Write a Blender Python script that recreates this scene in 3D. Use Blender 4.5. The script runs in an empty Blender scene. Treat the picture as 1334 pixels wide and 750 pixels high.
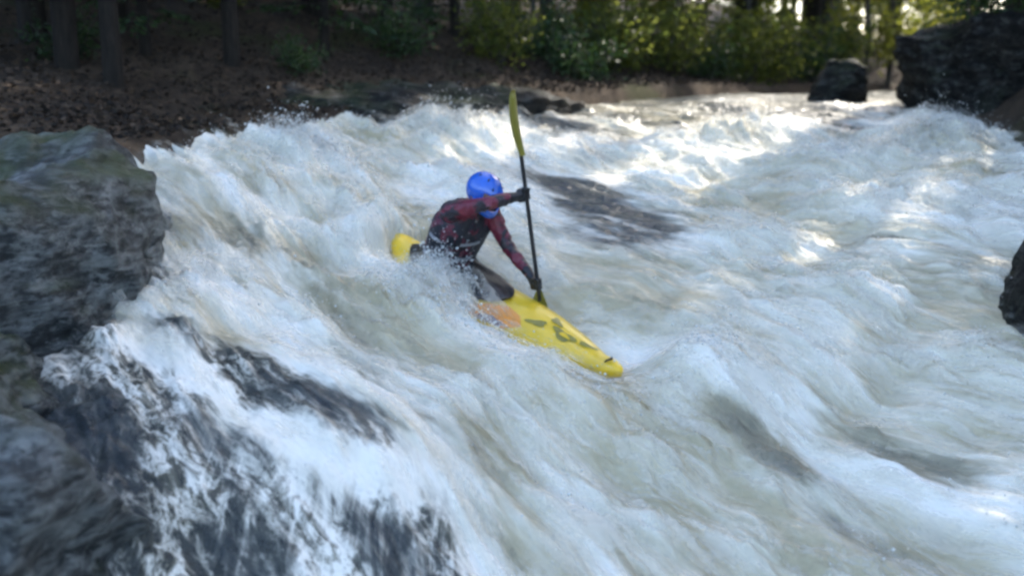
import bpy, bmesh, math, random
import numpy as np
from mathutils import Vector, Matrix

# ------------------------------------------------------------------ camera
scene = bpy.context.scene
col = scene.collection
random.seed(7)
RNG = np.random.default_rng(11)

cam_data = bpy.data.cameras.new("camera")
cam_data.lens = 35.0
cam_data.sensor_width = 36.0
cam_data.clip_start = 0.05
cam_data.clip_end = 2000.0
cam_data.dof.use_dof = True
cam_data.dof.focus_distance = 6.6
cam_data.dof.aperture_fstop = 0.8
cam = bpy.data.objects.new("camera", cam_data)
cam.location = (0, 0, 3.0)
cam.rotation_euler = (math.radians(90 - 11.3), 0, 0)
col.objects.link(cam)
scene.camera = cam

# ------------------------------------------------------------------ sky, sun, exposure
SUN_EL = math.radians(42)
SUN_DIR = Vector((0.60, 0.80, 0)).normalized() * math.cos(SUN_EL) + Vector((0, 0, math.sin(SUN_EL)))
world = bpy.data.worlds.new("World")
scene.world = world
world.use_nodes = True
wn = world.node_tree
wn.nodes.clear()
w_out = wn.nodes.new("ShaderNodeOutputWorld")
w_bg = wn.nodes.new("ShaderNodeBackground")
w_sky = wn.nodes.new("ShaderNodeTexSky")
w_sky.sky_type = 'NISHITA'
w_sky.sun_disc = False
w_sky.sun_elevation = SUN_EL
w_sky.sun_rotation = math.atan2(SUN_DIR.x, SUN_DIR.y)
w_sky.dust_density = 2.0
w_bg.inputs[1].default_value = 0.15
wn.links.new(w_sky.outputs[0], w_bg.inputs[0])
wn.links.new(w_bg.outputs[0], w_out.inputs[0])

sun_data = bpy.data.lights.new("sun", 'SUN')
sun_data.energy = 2.1
sun_data.angle = math.radians(0.6)
sun_data.color = (1.0, 0.93, 0.82)
sun = bpy.data.objects.new("sun", sun_data)
sun.rotation_euler = SUN_DIR.to_track_quat('Z', 'Y').to_euler()
sun.location = (8, 8, 20)
col.objects.link(sun)

scene.view_settings.view_transform = 'Standard'
scene.view_settings.look = 'None'
scene.view_settings.gamma = 1.0
scene.view_settings.exposure = 1.95
scene.view_settings.use_curve_mapping = False
scene.cycles.use_denoising = True
scene.cycles.use_adaptive_sampling = True
scene.cycles.adaptive_threshold = 0.03
scene.cycles.max_bounces = 5
scene.cycles.diffuse_bounces = 2
scene.cycles.glossy_bounces = 2
scene.cycles.transmission_bounces = 3
scene.cycles.transparent_max_bounces = 40
scene.cycles.filter_width = 2.7

# ------------------------------------------------------------------ helpers
def tag(o, label=None, cat=None, group=None, kind=None):
    if label: o["label"] = label
    if cat: o["category"] = cat
    if group: o["group"] = group
    if kind: o["kind"] = kind
    return o

def mesh_np(name, verts, faces, smooth=True):
    """verts (n,3); faces (m,k) all with the same corner count"""
    verts = np.asarray(verts, dtype=np.float32)
    faces = np.asarray(faces, dtype=np.int32)
    me = bpy.data.meshes.new(name)
    k = faces.shape[1]
    me.vertices.add(len(verts))
    me.vertices.foreach_set("co", verts.ravel())
    me.loops.add(faces.size)
    me.loops.foreach_set("vertex_index", faces.ravel())
    me.polygons.add(len(faces))
    me.polygons.foreach_set("loop_start", np.arange(0, faces.size, k, dtype=np.int32))
    me.polygons.foreach_set("use_smooth", np.full(len(faces), smooth, dtype=bool))
    me.update(calc_edges=True)
    me.validate()
    return me

def attr_f(me, name, vals):
    a = me.attributes.new(name, 'FLOAT', 'POINT')
    a.data.foreach_set("value", np.asarray(vals, dtype=np.float32).ravel())

def attr_v(me, name, vals):
    a = me.attributes.new(name, 'FLOAT_VECTOR', 'POINT')
    a.data.foreach_set("vector", np.asarray(vals, dtype=np.float32).ravel())

def add(name, me, mat, parent=None):
    o = bpy.data.objects.new(name, me)
    if mat is not None:
        me.materials.clear()
        me.materials.append(mat)
    col.objects.link(o)
    if parent: o.parent = parent
    return o

def empty(name, loc=(0, 0, 0), rz=0):
    o = bpy.data.objects.new(name, None)
    o.location = loc
    o.rotation_euler = (0, 0, rz)
    o.empty_display_size = 0.1
    col.objects.link(o)
    return o

def smooth01(a, b, v):
    t = np.clip((v - a) / (b - a), 0, 1)
    return t * t * (3 - 2 * t)

# ---- vectorised gradient noise
_perm = np.random.default_rng(3).permutation(256)
_perm = np.concatenate([_perm, _perm, _perm])
_g = np.random.default_rng(5).normal(size=(256, 3))
_g /= np.linalg.norm(_g, axis=1)[:, None]

def perlin(x, y, z=0.0):
    x, y, z = np.broadcast_arrays(np.asarray(x, float), np.asarray(y, float), np.asarray(z, float))
    xi = np.floor(x).astype(int); yi = np.floor(y).astype(int); zi = np.floor(z).astype(int)
    xf = x - xi; yf = y - yi; zf = z - zi
    u = xf * xf * xf * (xf * (xf * 6 - 15) + 10)
    v = yf * yf * yf * (yf * (yf * 6 - 15) + 10)
    w = zf * zf * zf * (zf * (zf * 6 - 15) + 10)
    r = 0
    for dx in (0, 1):
        for dy in (0, 1):
            for dz in (0, 1):
                h = _perm[_perm[_perm[(xi + dx) & 255] + ((yi + dy) & 255)] + ((zi + dz) & 255)]
                g = _g[h]
                d = g[..., 0] * (xf - dx) + g[..., 1] * (yf - dy) + g[..., 2] * (zf - dz)
                wt = (u if dx else 1 - u) * (v if dy else 1 - v) * (w if dz else 1 - w)
                r = r + d * wt
    return r * 1.5

def fbm(x, y, z=0.0, o=4, gain=0.5):
    a, s, f = 1.0, 0, 1.0
    for i in range(o):
        s = s + a * perlin(x * f + 17.3 * i, y * f + 5.1 * i, z * f)
        a *= gain; f *= 2.03
    return s

def billow(x, y, z=0.0, o=3):
    a, s, f = 1.0, 0, 1.0
    for i in range(o):
        s = s + a * (np.sqrt(perlin(x * f + 9.7 * i, y * f + 3.3 * i, z * f) ** 2 + 0.008) - 0.24)
        a *= 0.5; f *= 2.1
    return s

# ------------------------------------------------------------------ materials
class NT:
    def __init__(self, name):
        self.m = bpy.data.materials.new(name)
        self.m.use_nodes = True
        self.t = self.m.node_tree
        self.t.nodes.clear()
        self.out = self.t.nodes.new("ShaderNodeOutputMaterial")
    def n(self, typ, **kw):
        nd = self.t.nodes.new(typ)
        for k, v in kw.items():
            if k.startswith("i_"):
                nd.inputs[k[2:].replace("_", " ")].default_value = v
            else:
                setattr(nd, k, v)
        return nd
    def l(self, a, b):
        self.t.links.new(a, b)
    def noise(self, vec, scale, detail=5, rough=0.55, dist=0.0):
        nd = self.n("ShaderNodeTexNoise")
        nd.inputs["Scale"].default_value = scale
        nd.inputs["Detail"].default_value = detail
        nd.inputs["Roughness"].default_value = rough
        nd.inputs["Distortion"].default_value = dist
        if vec is not None: self.l(vec, nd.inputs["Vector"])
        return nd.outputs["Fac"]
    def math(self, op, a, b=None, clamp=False):
        nd = self.n("ShaderNodeMath", operation=op, use_clamp=clamp)
        for i, v in enumerate((a, b)):
            if v is None: continue
            if isinstance(v, (int, float)): nd.inputs[i].default_value = v
            else: self.l(v, nd.inputs[i])
        return nd.outputs[0]
    def ramp(self, fac, stops, interp='LINEAR'):
        nd = self.n("ShaderNodeValToRGB")
        cr = nd.color_ramp
        cr.interpolation = interp
        while len(cr.elements) < len(stops): cr.elements.new(0.5)
        for e, (p, c) in zip(cr.elements, stops):
            e.position = p
            e.color = (c[0], c[1], c[2], 1) if not isinstance(c, (int, float)) else (c, c, c, 1)
        self.l(fac, nd.inputs[0])
        return nd.outputs[0]
    def mix(self, fac, a, b):
        nd = self.n("ShaderNodeMix", data_type='RGBA')
        for sock, v in ((nd.inputs[0], fac), (nd.inputs[6], a), (nd.inputs[7], b)):
            if isinstance(v, (int, float)): sock.default_value = v
            elif isinstance(v, tuple): sock.default_value = (v[0], v[1], v[2], 1)
            else: self.l(v, sock)
        return nd.outputs[2]
    def mapr(self, v, a, b, c=0.0, d=1.0, smooth=False):
        nd = self.n("ShaderNodeMapRange", clamp=True)
        if smooth: nd.interpolation_type = 'SMOOTHSTEP'
        self.l(v, nd.inputs[0])
        for i, x in enumerate((a, b, c, d)): nd.inputs[i + 1].default_value = x
        return nd.outputs[0]
    def attr(self, name):
        return self.n("ShaderNodeAttribute", attribute_name=name)
    def mapping(self, vec, scale=(1, 1, 1), rot=(0, 0, 0), loc=(0, 0, 0)):
        nd = self.n("ShaderNodeMapping")
        nd.inputs["Scale"].default_value = scale
        nd.inputs["Rotation"].default_value = rot
        nd.inputs["Location"].default_value = loc
        self.l(vec, nd.inputs["Vector"])
        return nd.outputs[0]
    def bump(self, h, strength, dist, normal=None):
        nd = self.n("ShaderNodeBump")
        nd.inputs["Strength"].default_value = strength
        nd.inputs["Distance"].default_value = dist
        self.l(h, nd.inputs["Height"])
        if normal is not None: self.l(normal, nd.inputs["Normal"])
        return nd.outputs[0]
    def principled(self, color=None, rough=0.5, normal=None, spec=0.5, metallic=0.0):
        p = self.n("ShaderNodeBsdfPrincipled")
        if isinstance(color, tuple): p.inputs["Base Color"].default_value = (*color, 1)
        elif color is not None: self.l(color, p.inputs["Base Color"])
        if isinstance(rough, (int, float)): p.inputs["Roughness"].default_value = rough
        else: self.l(rough, p.inputs["Roughness"])
        p.inputs["Specular IOR Level"].default_value = spec
        p.inputs["Metallic"].default_value = metallic
        if normal is not None: self.l(normal, p.inputs["Normal"])
        return p
    def finish(self, shader):
        self.l(shader, self.out.inputs["Surface"])
        return self.m

def mat_water():
    T = NT("whitewater")
    flow = T.attr("flow").outputs["Vector"]
    foam = T.attr("foam").outputs["Fac"]
    tan = T.attr("tan").outputs["Fac"]
    thin = T.attr("thin").outputs["Fac"]
    st1 = T.noise(T.mapping(flow, (7, 1.1, 1)), 1.0, 5, 0.60, 0.6)
    gpos = T.n("ShaderNodeNewGeometry").outputs["Position"]
    sepp = T.n('ShaderNodeSeparateXYZ'); T.l(gpos, sepp.inputs[0])
    stf = T.noise(T.mapping(gpos, (6.0, 1.6, 0.9)), 1.0, 6, 0.68, 1.6)
    mxn = T.n("ShaderNodeMix"); T.l(T.math('MULTIPLY', thin, T.mapr(sepp.outputs[1], 4.65, 4.95, 1.0, 0.0)), mxn.inputs[0]); T.l(st1, mxn.inputs[2]); T.l(stf, mxn.inputs[3])
    st1 = mxn.outputs[0]
    st2 = T.noise(T.mapping(flow, (30, 4.5, 1), loc=(3, 7, 0)), 1.0, 3, 0.6)
    st3 = T.noise(T.mapping(flow, (2.6, 0.9, 1), loc=(8, 2, 0)), 1.0, 3, 0.55)
    a = T.math('MULTIPLY', T.math('SUBTRACT', st1, 0.5), 1.2)
    b = T.math('MULTIPLY', T.math('SUBTRACT', st2, 0.5), 0.55)
    m = T.math('ADD', foam, T.math('ADD', a, b))
    vr = T.noise(T.mapping(flow, (8.0, 3.0, 1), loc=(1, 4, 0)), 1.0, 6, 0.68, 0.4)
    web = T.mapr(T.math('ABSOLUTE', T.math('SUBTRACT', vr, 0.5)), 0.0, 0.10, 1.0, 0.0)
    m = T.math('ADD', m, T.math('MULTIPLY', T.math('MULTIPLY', T.math('MULTIPLY', web, T.mapr(st3, 0.35, 0.6)), 0.45), thin))
    # aerated brown river water under the foam; bluish dark end paints in sky reflection
    tone = T.math('ADD', T.math('MULTIPLY', tan, 0.75), T.math('MULTIPLY', T.math('SUBTRACT', st3, 0.38), 1.3), True)
    air = T.mapr(m, 0.0, 0.55)
    tone = T.math('ADD', T.math('MULTIPLY', tone, 0.7), T.math('MULTIPLY', air, 0.3))
    deep = T.ramp(tone, [(0.0, (0.034, 0.048, 0.060)), (0.35, (0.10, 0.10, 0.085)), (0.85, (0.46, 0.40, 0.26))])
    wnorm = T.bump(T.noise(T.mapping(flow, (13, 9, 1)), 1.0, 3, 0.55), 0.7, 0.05)
    wat = T.principled(deep, 0.30, wnorm, 0.5)
    wat.inputs["IOR"].default_value = 1.33
    fh = T.math('ADD', T.math('MULTIPLY', st1, 1.0), T.math('MULTIPLY', st2, 0.35))
    fn = T.bump(fh, 0.30, 0.04)
    ft = T.math('ADD', T.math('MULTIPLY', st3, 0.75), T.math('MULTIPLY', st1, 0.35))
    ft = T.math('SUBTRACT', ft, T.math('MULTIPLY', T.math('SUBTRACT', tan, 0.2), 0.36))
    fcol = T.ramp(ft, [(0.28, (0.50, 0.44, 0.29)), (0.44, (0.74, 0.70, 0.57)), (0.60, (0.93, 0.89, 0.79))])
    fo = T.principled(fcol, 0.5, fn, 0.3)
    fac = T.mapr(m, 0.26, 0.82, smooth=True)
    mx = T.n("ShaderNodeMixShader")
    T.l(fac, mx.inputs[0]); T.l(wat.outputs[0], mx.inputs[1]); T.l(fo.outputs[0], mx.inputs[2])
    # thin sheets over the ledge let the rock through
    tr = T.n("ShaderNodeBsdfTransparent")
    hole = T.math('MULTIPLY', T.math('MULTIPLY', thin, 0.45), T.mapr(m, 0.0, 0.35, 1.0, 0.0))
    mt = T.n("ShaderNodeMixShader")
    T.l(hole, mt.inputs[0]); T.l(mx.outputs[0], mt.inputs[1]); T.l(tr.outputs[0], mt.inputs[2])
    return T.finish(mt.outputs[0])

def mat_spray(k, n):
    T = NT("spray_layer")
    flow = T.attr("flow").outputs["Vector"]
    foam = T.attr("cover").outputs["Fac"]
    v = T.noise(T.mapping(flow, ((11, 2.2, 1), (9, 2.0, 1), (6.5, 1.6, 1))[k], loc=(0, 0.04 * k, 0.25 * k)), 1.0, 4, 0.66)
    lo, hi, amp = ((0.45, 0.62, 0.66), (0.48, 0.66, 0.52), (0.51, 0.72, 0.42))[k]
    al = T.math('MULTIPLY', T.mapr(v, lo, hi, smooth=True), foam)
    al = T.math('MULTIPLY', al, amp)
    d = T.n("ShaderNodeBsdfDiffuse"); d.inputs[0].default_value = (0.93, 0.90, 0.80, 1)
    tl = T.n("ShaderNodeBsdfTranslucent"); tl.inputs[0].default_value = (0.93, 0.90, 0.80, 1)
    dm = T.n("ShaderNodeMixShader"); dm.inputs[0].default_value = 0.4
    T.l(d.outputs[0], dm.inputs[1]); T.l(tl.outputs[0], dm.inputs[2])
    tr = T.n("ShaderNodeBsdfTransparent")
    mx = T.n("ShaderNodeMixShader")
    T.l(al, mx.inputs[0]); T.l(tr.outputs[0], mx.inputs[1]); T.l(dm.outputs[0], mx.inputs[2])
    return T.finish(mx.outputs[0])

def mat_drop():
    T = NT("water_drop")
    p = T.principled((0.86, 0.89, 0.9), 0.25, None, 0.5)
    tl = T.n("ShaderNodeBsdfTranslucent"); tl.inputs[0].default_value = (0.93, 0.90, 0.80, 1)
    mx = T.n("ShaderNodeMixShader"); mx.inputs[0].default_value = 0.35
    T.l(p.outputs[0], mx.inputs[1]); T.l(tl.outputs[0], mx.inputs[2])
    return T.finish(mx.outputs[0])

def mat_rock(name, dark, light, moss=0.0, wet=0.5, tilt=0.5, lichen=0.3):
    T = NT(name)
    g = T.n("ShaderNodeNewGeometry")
    pos = g.outputs["Position"]
    lay = T.mapping(pos, (2.0, 2.0, 9.0), (0.35, tilt, 0.2))
    n1 = T.noise(lay, 1.2, 8, 0.68, 0.5)
    n2 = T.noise(T.mapping(pos, (1, 1, 1.8), (0.3, tilt, 0)), 13.0, 6, 0.72)
    n3 = T.noise(pos, 1.3, 3, 0.6)
    base = T.ramp(T.math('ADD', T.math('MULTIPLY', n1, 0.55), T.math('MULTIPLY', n2, 0.45)),
                  [(0.41, tuple(c * 0.4 for c in dark)), (0.48, dark), (0.57, light)])
    li = T.math('MULTIPLY', T.mapr(T.noise(T.mapping(pos, (1, 1, 2.0)), 5.5, 6, 0.74), 0.53, 0.60), lichen)
    base = T.mix(li, base, (0.34, 0.36, 0.34))
    sep = T.n("ShaderNodeSeparateXYZ"); T.l(g.outputs["Normal"], sep.inputs[0])
    up = T.mapr(sep.outputs[2], 0.15, 0.85)
    mo = T.math('MULTIPLY', T.math('MULTIPLY', up, T.mapr(n3, 0.44, 0.60)), moss)
    base = T.mix(mo, base, (0.045, 0.065, 0.015))
    rough = T.mapr(n2, 0.35, 0.65, 0.62 - 0.35 * wet, 0.85 - 0.35 * wet)
    hgt = T.math('ADD', T.math('MULTIPLY', n1, 1.0), T.math('MULTIPLY', n2, 0.35))
    nb = T.bump(hgt, 1.0, 0.10)
    return T.finish(T.principled(base, rough, nb, 0.2 + 0.3 * wet).outputs[0])

def mat_ground():
    T = NT("forest_floor")
    g = T.n("ShaderNodeNewGeometry")
    pos = g.outputs["Position"]
    n1 = T.noise(pos, 0.9, 8, 0.65, 0.4)
    n2 = T.noise(pos, 11.0, 8, 0.7)
    c = T.ramp(T.math('ADD', T.math('MULTIPLY', n1, 0.5), T.math('MULTIPLY', n2, 0.5)),
               [(0.36, (0.018, 0.014, 0.010)), (0.5, (0.06, 0.042, 0.028)), (0.64, (0.12, 0.085, 0.055))])
    mo = T.mapr(T.noise(pos, 0.55, 5, 0.6), 0.54, 0.64)
    c = T.mix(T.math('MULTIPLY', mo, 0.6), c, (0.045, 0.055, 0.014))
    return T.finish(T.principled(c, 0.9, T.bump(n2, 0.8, 0.08), 0.2).outputs[0])

def mat_leaf(name, c1, c2, trans=0.45):
    T = NT(name)
    g = T.n("ShaderNodeNewGeometry")
    n = T.noise(g.outputs["Position"], 1.4, 3, 0.6)
    f = T.math('ADD', T.math('MULTIPLY', n, 0.7), T.math('MULTIPLY', g.outputs["Random Per Island"], 0.5))
    c = T.mix(T.mapr(f, 0.35, 0.85), c1, c2)
    p = T.principled(c, 0.45, None, 0.35)
    tl = T.n("ShaderNodeBsdfTranslucent")
    hs = T.n("ShaderNodeHueSaturation"); hs.inputs["Value"].default_value = 1.5; hs.inputs["Saturation"].default_value = 1.05
    T.l(c, hs.inputs["Color"]); T.l(hs.outputs[0], tl.inputs[0])
    mx = T.n("ShaderNodeMixShader"); mx.inputs[0].default_value = trans
    T.l(p.outputs[0], mx.inputs[1]); T.l(tl.outputs[0], mx.inputs[2])
    return T.finish(mx.outputs[0])

def mat_bark(name, c1, c2):
    T = NT(name)
    tc = T.n("ShaderNodeTexCoord")
    v = T.mapping(tc.outputs["Object"], (14, 14, 2.2))
    n = T.noise(v, 1.0, 7, 0.7, 0.5)
    c = T.ramp(n, [(0.35, c1), (0.65, c2)])
    return T.finish(T.principled(c, 0.85, T.bump(n, 1.0, 0.03), 0.3).outputs[0])

M = {}
M['water'] = mat_water()
M['drop'] = mat_drop()
M['rock_left'] = mat_rock("grey_banded_gneiss", (0.036, 0.042, 0.043), (0.18, 0.195, 0.19), 0.8, 0.9, 0.6, 0.5)
M['rock_wet'] = mat_rock("wet_black_rock", (0.022, 0.028, 0.036), (0.11, 0.13, 0.15), 0.35, 1.0, 0.3, 0.12)
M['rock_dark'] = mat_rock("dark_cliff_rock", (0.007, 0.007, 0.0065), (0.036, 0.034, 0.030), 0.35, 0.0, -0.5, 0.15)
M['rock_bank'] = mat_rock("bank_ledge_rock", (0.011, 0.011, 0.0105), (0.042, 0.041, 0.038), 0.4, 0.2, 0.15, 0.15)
M['ground'] = mat_ground()
M['leaf_hemlock'] = mat_leaf("hemlock_needles", (0.018, 0.042, 0.016), (0.05, 0.085, 0.022), 0.3)
M['leaf_broad'] = mat_leaf("broad_leaves", (0.055, 0.08, 0.018), (0.16, 0.175, 0.04), 0.6)
M['leaf_bright'] = mat_leaf("sunlit_yellow_leaves", (0.10, 0.12, 0.02), (0.22, 0.22, 0.04), 0.55)  # brighter yellow-green leaf colour stands in for sunlit foliage
M['bark'] = mat_bark("hemlock_bark", (0.010, 0.008, 0.006), (0.036, 0.028, 0.021))
M['bark_grey'] = mat_bark("maple_bark", (0.04, 0.037, 0.033), (0.13, 0.12, 0.105))
T_ = NT("leaf_litter")
_g_ = T_.n("ShaderNodeNewGeometry")
M['litter'] = T_.finish(T_.principled(T_.ramp(_g_.outputs["Random Per Island"], [(0, (0.014, 0.010, 0.007)), (0.6, (0.042, 0.028, 0.018)), (1, (0.10, 0.065, 0.04))]), 0.8, None, 0.3).outputs[0])

# ------------------------------------------------------------------ river bed geometry in plan
YL = [-12, -3, 1.0, 3.2, 4.3, 5.2, 6.0, 7.0, 8.0, 9.5, 11.5, 12.5, 13.5, 16, 20, 30, 45]
XL = [-6, -4.5, -3.0, -2.1, -1.9, -2.3, -2.7, -2.75, -2.65, -2.25, -1.45, -0.35, 0.45, 2.75, 5.7, 13, 26]
YR = [-12, -3, 1.0, 4.0, 6.5, 8.0, 10, 11, 14, 20, 30, 45]
XR = [6, 5.5, 4.6, 3.9, 3.75, 4.3, 5.0, 5.0, 5.4, 7.7, 16.5, 32]
def xl(y): return np.interp(y, YL, XL)
def xr(y): return np.interp(y, YR, XR)

WP = np.array([  # surveyed points of the water surface
 (5.95,20,2.86),(7.3,20,2.9),(2.83,15.8,2.84),(3.7,14.7,2.83),(1.6,14.2,2.72),(0.52,13,2.6),(4.83,13.8,2.70),(-2.08,9.5,2.38),(-2.56,8,2.32),(-2.54,7,2.0),
 (-0.14,11,2.33),(-1.28,10,2.25),(1.07,10.5,2.1),(2.94,11.5,2.27),(4.7,10.5,2.28),(-1.87,7.6,1.93),(-0.39,7.4,1.57),
 (1.12,7.8,1.6),(2.48,8.3,1.64),(3.95,8.3,1.83),(-1.05,6.1,1.41),(0.17,6.3,1.20),(1.19,6.4,1.17),(2.54,6.6,1.17),
 (3.48,6.6,1.28),(-0.07,4.7,0.6),(0.95,4.9,0.5),(2.22,5.0,0.45),(-2.54,6.0,1.68),(-1.85,5.6,1.6),(-1.32,5.2,1.39),
 (-0.96,4.8,1.17),(-0.51,4.9,1.10),(-0.9,4.3,0.70),(-0.4,4.4,0.62),(-1.6,4.7,1.18),(-1.39,4.25,0.75),
 (3.6,5,0.55),(2,2,0.05),(-2,2,0.2),(0,0,0.0),(4,0,0.0),(-4,-1,0.0),(0,3.2,0.2),(2,3.2,0.15),(-1.5,3.4,0.3),(4.5,2.5,0.1),
 (14,30,2.95),(10,26,2.93),(20,36,2.97),(28,45,3.0),(16,26,2.95),(6,30,2.95),(0,-8,-0.05),(0,-12,-0.05)])
def tps_fit(P, lam=2e-3):
    n = len(P)
    d = np.linalg.norm(P[:, None, :2] - P[None, :, :2], axis=2)
    K = np.where(d > 0, d * d * np.log(d + 1e-12), 0) + lam * np.eye(n)
    A = np.zeros((n + 3, n + 3)); A[:n, :n] = K
    A[:n, n] = 1; A[:n, n + 1:] = P[:, :2]; A[n, :n] = 1; A[n + 1:, :n] = P[:, :2].T
    return np.linalg.solve(A, np.concatenate([P[:, 2], np.zeros(3)]))
_wc = tps_fit(WP)
def H0(x, y):
    sh = np.shape(x); x = np.ravel(x); y = np.ravel(y)
    out = _wc[len(WP)] + _wc[len(WP) + 1] * x + _wc[len(WP) + 2] * y
    for i, p in enumerate(WP):
        d2 = (x - p[0]) ** 2 + (y - p[1]) ** 2
        out = out + _wc[i] * 0.5 * d2 * np.log(d2 + 1e-12)
    return np.clip(out, -0.1, 3.05).reshape(sh)

# kayak placement (used for the wash round the hull as well)
KS = Vector((-0.50, 7.60, 1.60)); KB = Vector((0.72, 6.50, 1.13))
KF = (KB - KS).normalized()
KLEN_F = 1.74; KLEN_B = 0.80

FX, FY = 0.76, -0.65                       # main direction of the current in plan
def flow_coords(x, y):
    wx = 0.55 * fbm(x * 0.35, y * 0.35, 3.1, 2)
    wy = 0.55 * fbm(x * 0.35 + 31, y * 0.35, 7.7, 2)
    X = x + wx * 0.5; Y = y + wy * 0.5
    t = X * FX + Y * FY
    s = X * (-FY) + Y * FX
    return s, t

def gauss(x, y, cx, cy, sx, sy, rot=0.0):
    c, s_ = math.cos(rot), math.sin(rot)
    u = (x - cx) * c + (y - cy) * s_
    v = -(x - cx) * s_ + (y - cy) * c
    return np.exp(-(u / sx) ** 2 - (v / sy) ** 2)

RA = math.atan2(FY, FX)                    # long axis of patches lies along the current
#        cx    cy    along across  foam  tan
PATCH = [(0.95, 8.85, 0.7, 0.55, -0.52, -0.6), (0.60, 9.9, 0.8, 0.50, -0.46, -0.6), (3.4, 13.4, 1.3, 0.7, -0.5, -0.5), (1.0, 12.4, 0.9, 0.35, -0.5, -0.4),
         (-1.25, 6.9, 0.75, 0.20, -0.36, 0.6), (-0.2, 6.0, 0.6, 0.18, -0.25, 0.6), (1.46, 5.80, 0.42, 0.17, -0.78, 0.35), (2.28, 5.80, 0.42, 0.14, -0.75, 0.3),
         (1.85, 5.05, 0.55, 0.20, -0.35, 0.7), (3.5, 7.6, 0.8, 0.35, -0.40, 0.45), (3.3, 8.3, 0.35, 0.05, -0.7, -0.2), 
         (-2.35, 7.45, 0.6, 0.25, -0.5, 0.1),
         (-1.6, 9.5, 0.8, 0.22, -0.4, 0.3), (2.2, 9.6, 0.9, 0.25, -0.35, 0.4), (3.3, 6.7, 0.8, 0.4, -0.2, 0.45), (0.1, 4.85, 0.5, 0.15, -0.3, 0.5),
         (2.9, 5.5, 0.5, 0.12, -0.4, 0.2), (1.2, 7.1, 0.5, 0.2, -0.25, 0.4), (2.0, 7.6, 0.9, 0.25, -0.25, 0.4), (0.2, 10.2, 0.7, 0.25, -0.35, 0.0),
         (2.9, 10.0, 1.0, 0.3, -0.25, 0.4), (1.9, 13.2, 0.9, 0.4, -0.40, -0.3), (0.4, 11.6, 0.8, 0.3, -0.35, -0.2), (3.9, 12.2, 0.6, 0.3, -0.35, 0.3), (2.4, 12.3, 0.7, 0.2, -0.35, -0.2)]

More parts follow.
